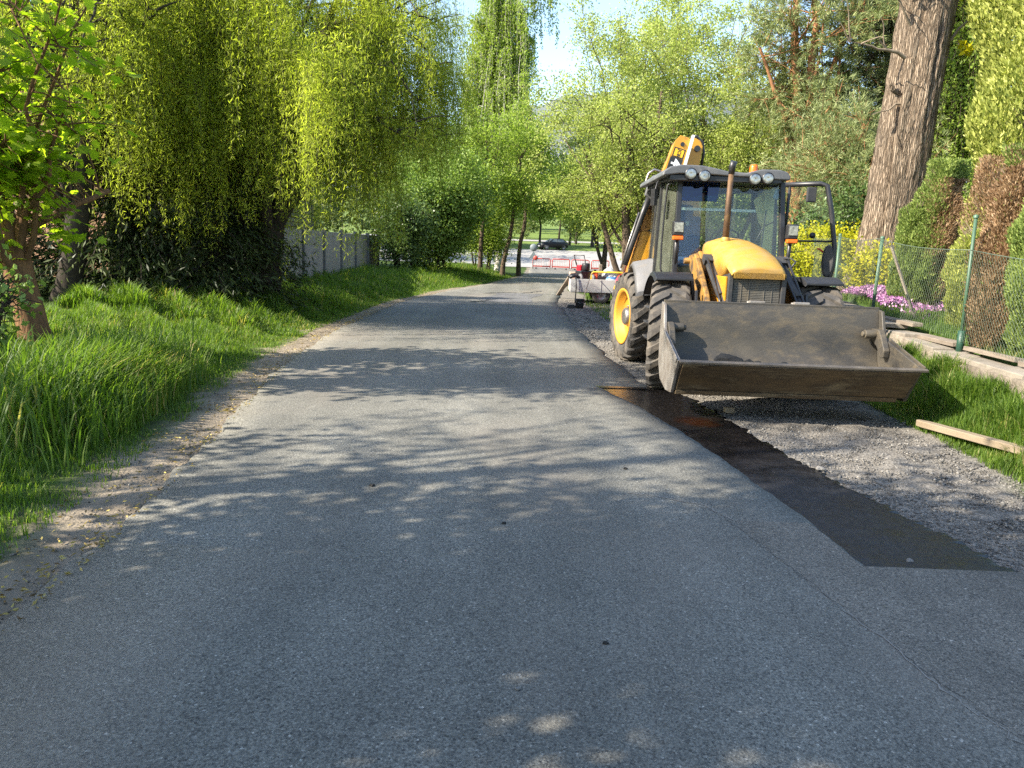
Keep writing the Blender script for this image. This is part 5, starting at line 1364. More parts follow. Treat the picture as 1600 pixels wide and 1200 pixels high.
# ------------------------------------------------------------------ grass, stones, litter
def grass(name, label, X, Y, hgt, seed, width=0.008, lean=0.45):
    rg = np.random.default_rng(seed); n = len(X)
    Z = zt(X, Y) - 0.01
    a = rg.random(n) * 2 * pi
    d = np.stack([np.cos(a), np.sin(a), np.zeros(n)], 1)
    s = np.stack([-np.sin(a), np.cos(a), np.zeros(n)], 1)
    b0 = np.stack([X, Y, Z], 1)
    h = hgt[:, None]; ln = (lean * (0.3 + 1.0 * rg.random(n)))[:, None] * h
    w = (width * (0.7 + 0.7 * rg.random(n)) * (0.6 + 0.5 * np.clip(hgt / 0.4, 0, 1.6)))[:, None]
    up = np.array([0, 0, 1.0])
    p1 = b0 + up * h * 0.40 + d * ln * 0.18
    p2 = b0 + up * h * 0.78 + d * ln * 0.55
    p3 = b0 + up * h * (0.98 - 0.15 * (ln / h)) + d * ln * 1.05
    V = np.stack([b0 - s * w * .5, b0 + s * w * .5, p1 + s * w * .5, p1 - s * w * .5, p2 + s * w * .36, p2 - s * w * .36, p3 + s * w * .04, p3 - s * w * .04], 1).reshape(-1, 3)
    k = (np.arange(n) * 8)[:, None]
    F = np.stack([k + [0, 1, 2, 3], k + [3, 2, 4, 5], k + [5, 4, 6, 7]], 1).reshape(-1, 4)
    o = np_mesh(name, V, F, LM['grass'], rnd=np.repeat(rg.random(n), 3))
    return tag(o, label, 'grass', kind='stuff')
rg = np.random.default_rng(91)
def left_pts(n, y0, y1, dmax, pw=1.0):
    Y = y0 + (y1 - y0) * rg.random(n) ** pw; dd = dmax * rg.random(n)
    return xl(Y) - 0.40 - dd, Y, dd
def tuftiness(X, Y): return 0.8 + 0.22 * np.sin(X * 2.3 + 1.7 * np.sin(Y * 1.3)) * np.cos(Y * 1.9 + X) + 0.25 * np.sin(X * 7 + Y * 5)
X, Y, dd = left_pts(95000, 2.2, 13, 3.6, 1.2)
h = (0.06 + 0.18 * sst(0.0, 1.4, dd)) * tuftiness(X, Y) * (0.6 + 0.6 * rg.random(len(X)))
keep = rg.random(len(X)) < 0.35 + 0.65 * sst(-0.1, 0.35, dd)
grass('grass', 'long fresh green grass on the near left verge', X[keep], Y[keep], h[keep], 1, 0.0085)
# taller seeding clump
n = 9000
u = rg.normal(0, 1, (n, 2)); X = -3.72 + 0.36 * u[:, 0] - 0.10 * u[:, 1]; Y = 7.2 + 0.75 * u[:, 1]
ok = (X < xl(Y) - 0.68); X, Y = X[ok], Y[ok]
grass('grass', 'tall brightly sunlit clump of grass on the left verge', X, Y, (0.36 + 0.36 * rg.random(len(X))) * (0.6 + 0.4 * sst(0.6, 1.4, xl(Y) - X)), 2, 0.010, 0.5)
X, Y, dd = left_pts(80000, 13, 44, 4.2, 1.35)
h = (0.08 + 0.32 * sst(0.0, 1.4, dd)) * tuftiness(X, Y) * (0.6 + 0.6 * rg.random(len(X)))
grass('grass', 'long grass on the far left verge below the willow', X, Y, h, 3, 0.016)
# right verge between gravel and wall, and the garden lawn
Y = 3.2 + 9.0 * rg.random(52000); g0 = np.interp(Y, [3, 5, 9, 12], [3.85, 3.85, 4.1, 4.3]); X = g0 + (xw(Y) - 0.12 - g0) * rg.random(len(Y)) ** 0.8
h = (0.09 + 0.26 * sst(0.05, 0.5, X - g0)) * tuftiness(X, Y) * (0.6 + 0.7 * rg.random(len(X)))
grass('grass', 'fresh grass at the foot of the low stone wall', X, Y, h, 4, 0.0075)
Y = 4 + 14 * rg.random(26000); X = xw(Y) + 0.32 + 3.2 * rg.random(len(Y)) ** 1.3
grass('grass', 'short garden grass behind the chain link fence', X, Y, 0.06 + 0.10 * rg.random(len(X)), 5, 0.008)
Y = 18 + 26 * rg.random(26000); X = np.maximum(xr(Y) + 0.9, 2.0) + 5.0 * rg.random(len(Y))
grass('grass', 'rough grass beyond the trailer and the van', X, Y, 0.04 + np.where(Y > 25, 0.16, 0.05) * rg.random(len(X)), 6, 0.018)

def stones(name, label, X, Y, R_, seed, m, kind='stuff', lift=0.2, zofs=0.0):
    """many small irregular stones in one mesh (nobody could count gravel)"""
    rg = np.random.default_rng(seed)
    oct_ = np.array([(1, 0, 0), (0, 1, 0), (-1, 0, 0), (0, -1, 0), (0, 0, 1), (0, 0, -1)], float)
    fc = np.array([(0, 1, 4), (1, 2, 4), (2, 3, 4), (3, 0, 4), (1, 0, 5), (2, 1, 5), (3, 2, 5), (0, 3, 5)])
    n = len(X)
    sc = R_[:, None] * (0.6 + 0.7 * rg.random((n, 3))) * [1, 1, 0.7]
    a = rg.random(n) * 6.28
    P = oct_[None] * (0.75 + 0.5 * rg.random((n, 6, 1))) * sc[:, None]
    P += rg.normal(0, 0.12, P.shape) * R_[:, None, None]
    x = P[..., 0] * np.cos(a)[:, None] - P[..., 1] * np.sin(a)[:, None]; y = P[..., 0] * np.sin(a)[:, None] + P[..., 1] * np.cos(a)[:, None]
    V = np.stack([x + X[:, None], y + Y[:, None], P[..., 2] + (zt(X, Y) + R_ * lift + zofs)[:, None]], -1).reshape(-1, 3)
    F = (np.arange(n) * 6)[:, None, None] + fc[None]
    return tag(np_mesh(name, V, F.reshape(-1, 3), m, rnd=np.repeat(rg.random(n), 8)), label, 'gravel', kind=kind)
def stone_mat(name, cols):
    m, t, b = nm(name); at = t.nodes.new('ShaderNodeAttribute'); at.attribute_name = 'rnd'
    r = ramp(t, [(0, cols[0]), (0.5, cols[1]), (1, cols[2])]); t.links.new(at.outputs['Fac'], r.inputs[0])
    t.links.new(r.outputs[0], b.inputs['Base Color']); b.inputs['Roughness'].default_value = 0.92; b.inputs['Specular IOR Level'].default_value = 0.2
    return m
GM = stone_mat('grey_gravel_stones', [(0.07, 0.066, 0.060), (0.14, 0.132, 0.118), (0.235, 0.222, 0.198)])
n = 30000
Y = 3.9 + 9.5 * rg.random(n) ** 1.2; lo = np.where(Y < 9.05, tar_r(Y) - 0.12, xr(Y) - 0.05); X = lo + (np.interp(Y, [3, 5, 9, 14], [3.95, 4.0, 4.2, 4.5]) - lo) * rg.random(n)
stones('gravel', 'loose grey gravel between the bitumen strip and the grass', X, Y, 0.005 + 0.012 * rg.random(n) ** 3, 11, GM)
n = 9000
Y = 12 + 13 * rg.random(n); X = xr(Y) - 0.05 + 2.6 * rg.random(n)
stones('gravel', 'loose gravel on the shoulder left of the loader and beyond', X, Y, 0.010 + 0.016 * rg.random(n) ** 2, 12, GM)
n = 2600
Y = 2.6 + 14 * rg.random(n) ** 1.4; X = xl(Y) + 0.03 - 0.5 * rg.random(n)
stones('gravel', 'small grit along the left road edge', X, Y, 0.004 + 0.007 * rg.random(n) ** 2, 13, stone_mat('brown_grit', [(0.07, 0.06, 0.05), (0.2, 0.17, 0.13), (0.36, 0.32, 0.26)]))
# single larger stones one can point at
sm = surf('pale_limestone', (0.19, 0.18, 0.165), (0.13, 0.125, 0.115), 12, 0.9, bs=0.5, bscale=30)
for i, (x, y, r, mm, lab) in enumerate([(2.42, 5.78, 0.030, sm, 'pale grey stone lying at the edge of the bitumen strip'), (2.55, 6.0, 0.022, sm, 'small pale stone just beyond the larger one at the strip edge'),
                                    (2.22, 4.0, 0.018, sm, 'white chip on the near end of the bitumen strip'), (0.06, 2.62, 0.010, sm, 'tiny pale pebble on the near road'),
                                    (-0.02, 4.35, 0.012, asph, 'small black crumb in the middle of the near road'), (-0.92, 4.98, 0.016, asph, 'black asphalt crumb on the shaded left half of the road'),
                                    (0.43, 2.98, 0.010, asph, 'tiny black crumb on the near right half of the road'), (0.88, 5.6, 0.014, asph, 'black crumb near the pale crack on the road')]):
    me = lump(r, 40 + i, (1.2, 1, .65)); me.materials.append(mm)
    o = bpy.data.objects.new('pebble', me); COL.objects.link(o)
    o.location = (x, y, zbase(y) + (0.024 if x < xr(y) else 0.015) + r * 0.45); tag(o, lab, 'stone', 'loose stones on the road')
# catkins and dry leaf litter on the left edge
n = 3800
Y = 2.6 + 24 * rg.random(n) ** 1.4; X = xl(Y) + 0.10 - 0.62 * np.abs(rg.normal(0, 0.5, n)) - 0.04
q = 0.5 + 0.5 * np.sin(Y * 2.7 + 3 * np.sin(Y * .9)); kp_ = rg.random(n) < 0.25 + 0.75 * q; X, Y = X[kp_], Y[kp_]; n = len(X)
P = np.stack([X, Y, zt(X, Y) + np.where(X > xl(Y), 0.030, 0.012) + 0.01 * rg.random(n)], 1)
D = unit(rg.normal(size=(n, 3)) * [1, 1, 0.22])
V, F = leaf_quads(P, D, 0.035 * (0.6 + 0.8 * rg.random(n)), 0.012, rg, 0.1)
lit = leaf_mat('dry_catkin_litter', [(0.10, 0.06, 0.02), (0.28, 0.20, 0.05), (0.46, 0.36, 0.10)], 0.1)
tag(np_mesh('leaf_litter', V, F, lit, rnd=rg.random(n)), 'yellowish catkin litter along the left road edge', 'leaf litter', kind='stuff')
# pink flower cushion behind the fence
n = 9000
c_ = rg.normal(0, 1, (n, 2)); X = 6.25 + 0.38 * c_[:, 0]; Y = 13.6 + 0.7 * c_[:, 1]
ok = X > xw(Y) + 0.35; X, Y = X[ok], Y[ok]; n = len(X)
mound = 0.16 * np.exp(-((X - 6.2) ** 2 + (Y - 13.6) ** 2) / 1.6) + 0.05 * np.sin(X * 7) * np.sin(Y * 6)
P = np.stack([X, Y, zt(X, Y) + 0.03 + mound + 0.06 * rg.random(n)], 1)
D = unit(rg.normal(size=(n, 3)) + [0, 0, 0.6])
V, F = leaf_quads(P, D, 0.05 * (0.6 + 0.8 * rg.random(n)), 0.035, rg, 0.1)
pk = leaf_mat('pink_petals', [(0.30, 0.11, 0.29), (0.50, 0.22, 0.46), (0.68, 0.48, 0.58)], 0.3, (1.05, 1, 1.05), clump=0.4, clump_scale=2)
tag(np_mesh('flower_cushion', V, F, pk, rnd=rg.random(n)), 'low cushion of pink flowers behind the fence', 'flowers', kind='stuff')

# ------------------------------------------------------------------ garden wall, fence, timber
wm = surf('rough_rendered_stone', (0.24, 0.205, 0.16), (0.13, 0.11, 0.085), 3.2, 0.95, bs=1.0, bscale=9, bdist=0.06, dirt=(0.085, 0.07, 0.055), dirt_scale=2.3, dirt_at=(0.52, 0.70), spec=0.2)
wcap = surf('grey_coping_stone', (0.25, 0.22, 0.175), (0.15, 0.13, 0.105), 5, 0.95, bs=0.6, bscale=25, dirt=(0.08, 0.075, 0.05), dirt_scale=4, dirt_at=(0.55, 0.8))
def wall():
    rg = np.random.default_rng(17)
    ys = np.arange(3.4, 16.0, 0.06); nz = 11; rows = []
    ph = rg.random(8) * 6.28
    for y in ys:
        x = float(xw(y)); zb = ztf(x - 0.3, y) - 0.1; top = 0.60 + 0.28 * float(sst(8.5, 13.5, y)) + 0.015 * sin(y * 2.1 + ph[0]) + 0.012 * sin(y * 5.7) - 0.05
        r = []
        for k in range(nz):
            t = k / (nz - 1); z = zb + (top - zb) * t
            jn = 0.035 * math.exp(-(((y + 0.37 * (k > 4)) % 0.74 - 0.37) / 0.05) ** 2) + 0.03 * math.exp(-((t - 0.52) / 0.06) ** 2); bul = jn + 0.018 * sin(y * 3.7 + ph[1] + 2 * t) + rg.normal(0, 0.014)
            r.append((x - 0.14 + bul * (1 - 0.5 * t) - 0.05 * (1 - t), y, z))
        r.append((x - 0.08, y, top + 0.02)); r.append((x + 0.12, y, top + 0.015 + rg.normal(0, .006))); r.append((x + 0.22, y, top - 0.01)); r.append((x + 0.24, y, 0.4))
        rows.append(r)
    V = np.array(rows); ny_, nx_ = V.shape[:2]
    ii = (np.arange(ny_ - 1)[:, None] * nx_ + np.arange(nx_ - 1)[None, :]).ravel()
    e = np_mesh('garden_wall', V.reshape(-1, 3), np.stack([ii, ii + nx_, ii + nx_ + 1, ii + 1], 1), wm, smooth=False)
    tag(e, 'low crumbling rendered stone wall below the chain link fence', 'wall')
    y = 3.5
    while y < 15.6:
        L = 0.55 + 0.5 * rg.random(); yc = y + L / 2
        z = 0.60 + 0.28 * float(sst(8.5, 13.5, yc)) - 0.02 + rg.normal(0, 0.008); x = float(xw(yc)) + 0.04 + rg.normal(0, 0.015)
        an = math.atan2(float(xw(yc + .3) - xw(yc - .3)), 0.6)
        MB().box((x, yc, z), (0.32, L - 0.02, 0.065), (rg.normal(0, .015), rg.normal(0, .03), -an + rg.normal(0, .02))).build('coping_stone', wcap, e, 0.012, 2)
        y += L
wall()
wood_m = surf('weathered_timber', (0.25, 0.20, 0.135), (0.17, 0.13, 0.085), 5, 0.85, bs=0.4, bscale=20, stretch=(6, 0.6, 6))
wood_g = surf('grey_rotten_timber', (0.24, 0.20, 0.155), (0.13, 0.105, 0.08), 5, 0.9, bs=0.5, bscale=20, stretch=(5, 0.8, 5))
def plank(name, label, p0, p1, w, th, m, cat, group=None, roll=0.0, taper=1.0, nick=False):
    p0 = Vector(p0); p1 = Vector(p1); d = (p1 - p0); L = d.length
    mb = MB()
    if nick: mb.prism([(-w/2, 0.0), (-w/2 * 0.2, -0.12), (w/2 * 0.7, -0.10), (w/2, 0.02), (w/2 * .96, L), (-w/2 * .96, L)], 'z', -th/2, th/2)
    else: mb.box((0, L/2, 0), (w, L, th))
    o = mb.build(name, m, None, 0.004, 1)
    yv = d.normalized(); xv = yv.cross(Vector((0, 0, 1))).normalized(); zv = xv.cross(yv)
    Mx = Matrix((xv, yv, zv)).transposed().to_4x4()
    o.matrix_world = Matrix.Translation(p0) @ Mx @ Matrix.Rotation(roll, 4, 'Y')
    return tag(o, label, cat, group)
plank('wooden_plank', 'pale wooden plank lying on the grass at the right edge', (4.02, 7.28, ztf(4.0, 7.3) + 0.09), (4.30, 5.0, ztf(4.30, 5.0) + 0.10), 0.10, 0.06, wood_m, 'plank', nick=True)
for i, (y0, y1, dx, dz, roll, lab) in enumerate([(10.1, 9.1, 0.13, 0.675, 0.1, 'rotten board lying on the wall top left of the dark green post'), (8.85, 7.8, 0.16, 0.665, -0.12, 'rotten board lying on the wall top right of the dark green post'),
                                                (7.7, 6.6, 0.16, 0.665, 0.08, 'grey board on the wall top nearest the picture edge'), (11.6, 10.3, 0.13, 0.79, 0.05, 'board on the wall top beside the bucket corner')]):
    plank('timber_board', lab, (float(xw(y0)) + dx, y0, dz), (float(xw(y1)) + dx + 0.02, y1, dz + 0.01), 0.14, 0.05, wood_g, 'board', 'boards along the wall top', roll)
plank('wooden_stake', 'thin brown stake leaning against the fence wire', (5.88, 11.3, 0.80), (5.62, 11.75, 1.85), 0.045, 0.03, wood_g, 'stake')

gp = surf('green_fence_paint', (0.06, 0.125, 0.075), (0.045, 0.10, 0.06), 8, 0.5, dirt=(0.25, 0.27, 0.2), dirt_scale=8, dirt_at=(0.55, 0.8))
gpm = surf('mid_green_post_paint', (0.05, 0.10, 0.06), (0.035, 0.08, 0.045), 8, 0.5)
gpd = surf('dark_green_post_sleeve', (0.012, 0.05, 0.03), (0.018, 0.06, 0.04), 8, 0.5)
wire = surf('pale_green_wire', (0.15, 0.19, 0.14), (0.10, 0.14, 0.10), 8, 0.5, 0.3)
FP = [(4.98, 6.0), (5.25, 9.0), (5.56, 12.0), (5.93, 14.4), (6.5, 17.1), (7.3, 20.2)]
fe = empty('chain_link_fence', (5.25, 9.0, 0.65), 0, 'sagging green chain link fence standing on the low stone wall', 'fence')
o0 = Vector((5.25, 9.0, 0.65))
for i, (x, y) in enumerate(FP):
    top = [1.95, 2.17, 1.98, 2.07, 2.10, 2.15][i]
    lean = [0.0, -0.02, 0.03, 0.0, 0, 0][i]
    mb = MB().tube([(x + 0.0 - o0.x, y - o0.y, 0.50 - o0.z), (x + lean - o0.x, y - o0.y, top - o0.z)], 0.020 if i == 1 else 0.026, 10)
    p = mb.build('post', gpm if i == 1 else gp, fe)
    MB().lathe([(0.030, -0.02), (0.030, 0.01), (0.001, 0.022)], (x + lean - o0.x, y - o0.y, top - o0.z), 'z', 12).build('cap', gp, p)
    if i == 1: MB().tube([(x - o0.x, y - o0.y, 0.56 - o0.z), (x - o0.x, y - o0.y, 0.86 - o0.z)], 0.042, 10).build('foot_sleeve', gpd, p)
def mesh_panel(a, b_, za, zb_, h, cell=0.062):
    a = np.array(a); b_ = np.array(b_); L = np.linalg.norm(b_ - a)
    n = int(L / cell); lines = []
    def pt(s, t):   # s along 0..L, t height 0..h
        f = s / L; q = a + (b_ - a) * f
        sag = -0.05 * sin(pi * f) * (t / h); bulge = 0.04 * sin(f * 7) * sin(pi * t / h)
        return (q[0] - o0.x + bulge - 0.03, q[1] - o0.y, za + (zb_ - za) * f + t + sag - o0.z)
    k = h / 0.055 * cell    # horizontal run while climbing full height
    run = h * 0.85
    s0 = -run
    while s0 < L:
        for sgn in (1, -1):
            A, B = (s0, s0 + run) if sgn > 0 else (s0 + run, s0)
            ts = [0.0, 1.0]
            def clip(tlo, thi):
                pts = []
                for t in np.linspace(tlo, thi, 5): pts.append(pt(A + (B - A) * t, h * t))
                return pts
            lo_, hi_ = 0.0, 1.0
            # clip to 0..L
            d_ = B - A
            for lim, sg in ((0, 1), (L, -1)):
                tc = (lim - A) / d_
                if (d_ > 0) == (sg > 0): lo_ = max(lo_, tc)
                else: hi_ = min(hi_, tc)
            if hi_ - lo_ > 0.02: lines.append((np.array(clip(lo_, hi_)), np.full(5, 0.0013)))
        s0 += cell
    V, F = np_tubes(lines, 3)
    np_mesh('wire_mesh', V, F, wire, fe)
    MB().tube([pt(L * f, h) for f in np.linspace(0, 1, 7)], 0.0045, 5).build('top_wire', wire, fe)
for i in range(len(FP) - 1):
    tops = [1.66, 1.79, 1.96, 2.04, 2.08, 2.1]
    h = 1.06 if i < 2 else 1.1
    mesh_panel(FP[i], FP[i + 1], tops[i] - h, tops[i + 1] - h, h)
# pale posts of a garden frame seen through the door
gf = empty('garden_frame', (6.75, 15.6, 0.8), 0, 'pale green garden frame with a dark board seen through the door glass', 'frame')
mb = MB()
for x in (-0.42, 0.42): mb.box((x, 0, 0.35), (0.06, 0.06, 0.95))
mb.build('frame_posts', surf('pale_green_timber', (0.36, 0.42, 0.27), (0.3, 0.36, 0.22), 5, 0.7), gf, 0.005)
MB().box((-0.05, 0, 0.68), (0.72, 0.04, 0.12)).build('board', surf('blue_green_board', (0.045, 0.11, 0.10), None, 5, 0.6), gf, 0.005)

# ------------------------------------------------------------------ timber house and concrete fence on the left
hs = empty('timber_house', (-11.5, 33, 0.5), 0, 'timber house with horizontal boards half hidden behind the willow', 'house')
bd = surf('brown_house_boards', (0.30, 0.155, 0.075), (0.22, 0.11, 0.055), 4, 0.75, bs=0.2, bscale=15, stretch=(1, 1, 5))
bdg = surf('grey_house_boards', (0.30, 0.255, 0.205), (0.2, 0.17, 0.14), 4, 0.8, bs=0.2, bscale=15, stretch=(1, 1, 5))
mb = MB(); mg = MB()
mb.box((-3.6, 0, 2.3), (7.0, 21.6, 5.2))
k = 0
for z in np.arange(0.2, 4.9, 0.24):
    mb.box((3.96 - 4.0 + 0.02, -2.6, z), (0.05, 16.4, 0.21), (0, R(10), 0))
    mg.box((3.96 - 4.0 + 0.02, 8.2, z), (0.05, 5.1, 0.18), (0, R(14), 0))
    mb.box((-3.6, -10.84, z), (6.9, 0.05, 0.21), (R(-10), 0, 0))
    mg.box((-3.6, 10.86, z), (6.9, 0.05, 0.21), (R(10), 0, 0))
mb.build('wall', bd, hs); mg.build('grey_boards', bdg, hs)
MB().box((0.0, 10.87, 2.4), (0.10, 0.12, 5.1)).build('corner_board', bdg, hs)
MB().prism([(0.9, 4.75), (-3.6, 7.6), (-8.1, 4.75), (-8.1, 4.95), (-3.6, 7.85), (0.9, 4.95)], 'y', -11.6, 11.6).build('roof', surf('dark_roof_tiles', (0.10, 0.06, 0.045), (0.06, 0.04, 0.035), 8, 0.85, bs=0.4, bscale=20), hs)
for y in (-7, -2.5):
    f = MB().box((0.03, y, 2.7), (0.12, 1.3, 1.5)).build('window', surf('white_window_frame', (0.6, 0.6, 0.57), None, 5, 0.6), hs, 0.01)
    MB().box((0.085, y, 2.7), (0.02, 1.12, 1.32)).build('pane', surf('dark_window_glass', (0.02, 0.025, 0.03), None, 5, 0.08), f)
conc = surf('pale_concrete_panel', (0.30, 0.275, 0.245), (0.23, 0.21, 0.185), 3, 0.9, bs=0.2, bscale=30, dirt=(0.16, 0.16, 0.14), dirt_scale=2, dirt_at=(0.55, 0.8))
cf = empty('concrete_fence', (-6.35, 28, 0.5), 0, 'pale grey concrete panel fence with posts below the willow', 'fence')
for i, y in enumerate(np.arange(-7.5, 9.1, 2.5)):
    MB().box((0.03, y, 0.70), (0.13, 0.10, 1.60)).build('post', surf('dark_concrete_post', (0.16, 0.16, 0.155), None, 4, 0.9) if i == 0 else bpy.data.materials['dark_concrete_post'], cf, 0.01)
    if y < 7.4: MB().box((0, y + 1.25, 0.67), (0.05, 2.38, 1.50)).build('panel', conc, cf, 0.01)

# ------------------------------------------------------------------ red van parked behind the loader (seen from its rear)
vn = empty('red_van', (3.86, 18.55, ztf(3.8, 19)), R(2.0), 'red van with grey bumper parked behind the loader', 'van')
red = surf('red_car_paint', (0.55, 0.022, 0.035), (0.48, 0.018, 0.028), 3, 0.25)
gb = surf('grey_bumper_plastic', (0.42, 0.43, 0.45), (0.36, 0.37, 0.38), 4, 0.45)
rings = []
for y, wb, wt, zt_, zs in ((0.0, .80, .60, 1.42, .95), (0.04, .84, .655, 1.60, .97), (0.25, .86, .67, 1.74, .98), (2.0, .87, .69, 1.80, .98), (2.7, .87, .66, 1.70, .98), (3.4, .86, .62, 1.12, .95), (4.2, .80, .60, .92, .80), (4.35, .72, .56, .78, .70)):
    rings.append([(-wb, y, .32), (-wb*1.0, y, zs - .15), (-wb*.985, y, zs), (-wt, y, zt_ - .07), (-wt*.85, y, zt_), (wt*.85, y, zt_), (wt, y, zt_ - .07), (wb*.985, y, zs), (wb, y, zs - .15), (wb, y, .32)])
MB().loft(rings).build('body', red, vn)
MB().box((0, -0.03, .47), (1.72, 0.22, 0.30)).build('bumper', gb, vn, 0.05, 3)
MB().box((0, -0.035, 0.78), (1.60, 0.06, 0.36)).build('tailgate', gb, vn, 0.02)
for s in (-1, 1):
    MB().prism([(s*.70, .60), (s*.86, .60), (s*.84, .86), (s*.80, .90), (s*.74, .90)], 'y', -0.08, 0.12).build('tail_light', M['redlens'], vn, 0.01)
    MB().box((s*.78, 0.0, .22), (0.14, 0.04, 0.30)).build('mudflap', M['black'], vn, 0.005)
    pane('side_window', [(s*.862, .35, 1.06), (s*.865, 1.5, 1.06), (s*.715, 1.5, 1.66), (s*.70, .45, 1.62)], surf('dark_car_glass', (0.10, 0.12, 0.12), None, 3, 0.08) if s < 0 else bpy.data.materials['dark_car_glass'], vn, 0.012)
    for y in (0.85, 3.35):
        w = MB().lathe([(.20, -.08), (.30, -.09), (.32, -.05), (.32, .05), (.30, .09), (.20, .08), (.20, -.08)], (s*.80, y, .32), 'x', 24).build('wheel', M['tyre'], vn)
        MB().lathe([(.20, s*.07), (.16, s*.05), (.05, s*.08), (.001, s*.08)], (s*.80, y, .32), 'x', 20).build('rim', M['steel'], w)
pane('rear_window', [(-.74, -.015, 1.02), (.74, -.015, 1.02), (.60, .03, 1.56), (-.60, .03, 1.56)], bpy.data.materials['dark_car_glass'], vn, 0.02)

# trailer and its load
tz = ztf(2.8, 24.3)
tr = empty('trailer', (2.95, 24.3, tz), R(-1.5), 'low white sided trailer loaded with road tools', 'trailer')
wp = surf('dirty_white_side_boards', (0.42, 0.42, 0.40), (0.34, 0.34, 0.32), 4, 0.6, dirt=(0.34, 0.32, 0.28), dirt_scale=4, dirt_at=(0.5, 0.8))
b_ = MB().box((0, 0, .36), (2.44, 1.46, 0.06)).build('bed', M['black'], tr)
for y in (-.74, .74): MB().box((0, y, .545), (2.5, 0.035, 0.40)).build('side_board', wp, tr, 0.008)
for x in (-1.235, 1.235): MB().box((x, 0, .545), (0.035, 1.44, 0.40)).build('end_board', wp, tr, 0.008)
for x in (-1.0, -.33, .33, 1.0): MB().box((x, -.762, .545), (0.02, 0.012, 0.38)).build('side_rib', bpy.data.materials['dirty_white_side_boards'], tr)
for x in (-.30, .42):
    for y in (-.60, .60):
        w = MB().lathe([(.15, -.09), (.27, -.10), (.29, -.06), (.29, .06), (.27, .10), (.15, .09), (.15, -.09)], (x, y, .29), 'y', 24).build('wheel', M['tyre'], tr)
        MB().lathe([(.15, -.07), (.10, -.05), (.001, -.07)], (x, y, .29), 'y', 18).build('rim', M['steel'], w)
MB().box((.98, -.765, .44), (0.14, 0.03, 0.13)).build('rear_lamp', M['plastic'], tr, 0.01)
MB().bar((1.25, 0, .36), (2.4, 0, .36), .07, .07).build('drawbar', M['black'], tr)
# tools on it (each its own thing)
def on_trailer(dx, dy, dz=0.0):
    return tr.matrix_basis @ Vector((dx, dy, .39 + dz))
pc = empty('plate_compactor', on_trailer(-.86, -.30, .08), R(20), 'black and red plate compactor standing on the trailer end', 'compactor'); pc.scale = (1.25, 1.25, 1.25)
MB().prism([(-.30, .05), (-.22, 0), (.22, 0), (.30, .05), (.26, .09), (-.26, .09)], 'x', -.2, .2).build('base_plate', M['black'], pc, 0.01)
MB().box((0, 0, .27), (.30, .34, .30)).cyl((0.02, -.1, .42), (0.02, -.1, .60), .10, 16).build('engine', M['black'], pc, 0.03)
MB().box((0.0, .05, .47), (.26, .22, .16)).build('engine_cover', red, pc, 0.03)
for s in (-1, 1): MB().lathe([(.001, -.03), (.11, -.03), (.13, 0), (.11, .03), (.001, .03)], (s*.16, -.2, .22), 'x', 18).build('wheel', M['silver'], pc)
MB().tube([(-.12, .1, .5), (-.14, .3, .78), (.14, .3, .78), (.12, .1, .5)], .016, 8).build('handle', M['black'], pc)
cn = empty('fuel_can', on_trailer(-.50, -.35), 0, 'orange red canister beside the plate compactor', 'canister')
MB().box((0, 0, .29), (.17, .30, .58)).build('body', surf('orange_plastic', (0.72, 0.10, 0.03), (0.6, 0.08, 0.025), 5, 0.45), cn, 0.035, 3)
MB().cyl((0, -.05, .58), (0, -.05, .65), .035, 12).build('cap', M['black'], cn)
ps = MB().box((0, 0, .40), (.10, .10, .8)).build('wooden_post', wood_g, None, 0.01)
ps.location = on_trailer(-.30, .1); tag(ps, 'short brown post standing behind the orange canister', 'post')
gn = empty('generator', on_trailer(-.10, -.25), 0, 'generator in a yellow tube frame on the trailer', 'generator')
yf = surf('yellow_frame_paint', (0.68, 0.45, 0.04), (0.6, 0.38, 0.03), 5, 0.4)
mb = MB()
for y in (-.24, .24): mb.tube([(-.52, y, 0), (-.52, y, .52), (-.47, y, .57), (.47, y, .57), (.52, y, .52), (.52, y, 0)], .022, 8)
for x in (-.52, .52): mb.tube([(x, -.24, .45), (x, .24, .45)], .018, 8)
mb.build('tube_frame', yf, gn)
MB().box((-.25, 0, .22), (.42, .38, .36)).build('engine', yf, gn, 0.03)
MB().box((-.25, -.2, .40), (.34, .06, .10)).build('panel', M['black'], gn, 0.01)
dr = empty('blue_drum', on_trailer(.02, -.52), 0, 'blue plastic drum standing before the generator frame', 'drum')
MB().lathe([(.001, 0), (.17, 0), (.185, .03), (.185, .16), (.178, .18), (.185, .2), (.185, .38), (.16, .44), (.001, .44)], (0, 0, 0), 'z', 24).build('body', surf('blue_drum_plastic', (0.05, 0.15, 0.32), (0.04, 0.12, 0.27), 5, 0.45), dr)
MB().lathe([(.188, .28), (.190, .29), (.190, .37), (.188, .38)], (0, 0, 0), 'z', 24).build('label_band', surf('pale_blue_label', (0.42, 0.58, 0.7), None, 5, 0.6), dr)
for s in (-1, 1): MB().cyl((s*.08, 0, .44), (s*.08, 0, .47), .03, 10).build('bung', M['white'], dr)
bx = MB().box((0, 0, .26), (.60, .5, .52)).build('cardboard_box', surf('pinkish_board', (0.55, 0.36, 0.26), (0.48, 0.31, 0.23), 4, 0.8), None, 0.01)
bx.location = on_trailer(-.95, .42); tag(bx, 'pale pinkish box behind the plate compactor', 'box')
sk = empty('white_sack', on_trailer(.0, .40), 0, 'white sack lying behind the generator', 'sack')
MB().lathe([(.001, 0), (.22, .02), (.28, .2), (.26, .45), (.16, .62), (.05, .70), (.001, .70)], (0, 0, 0), 'z', 18).build('bag', wp, sk)
MB().tube([(-.05, 0, .66), (0, .02, .72), (.05, 0, .66)], .015, 8).build('tie', M['white'], sk)
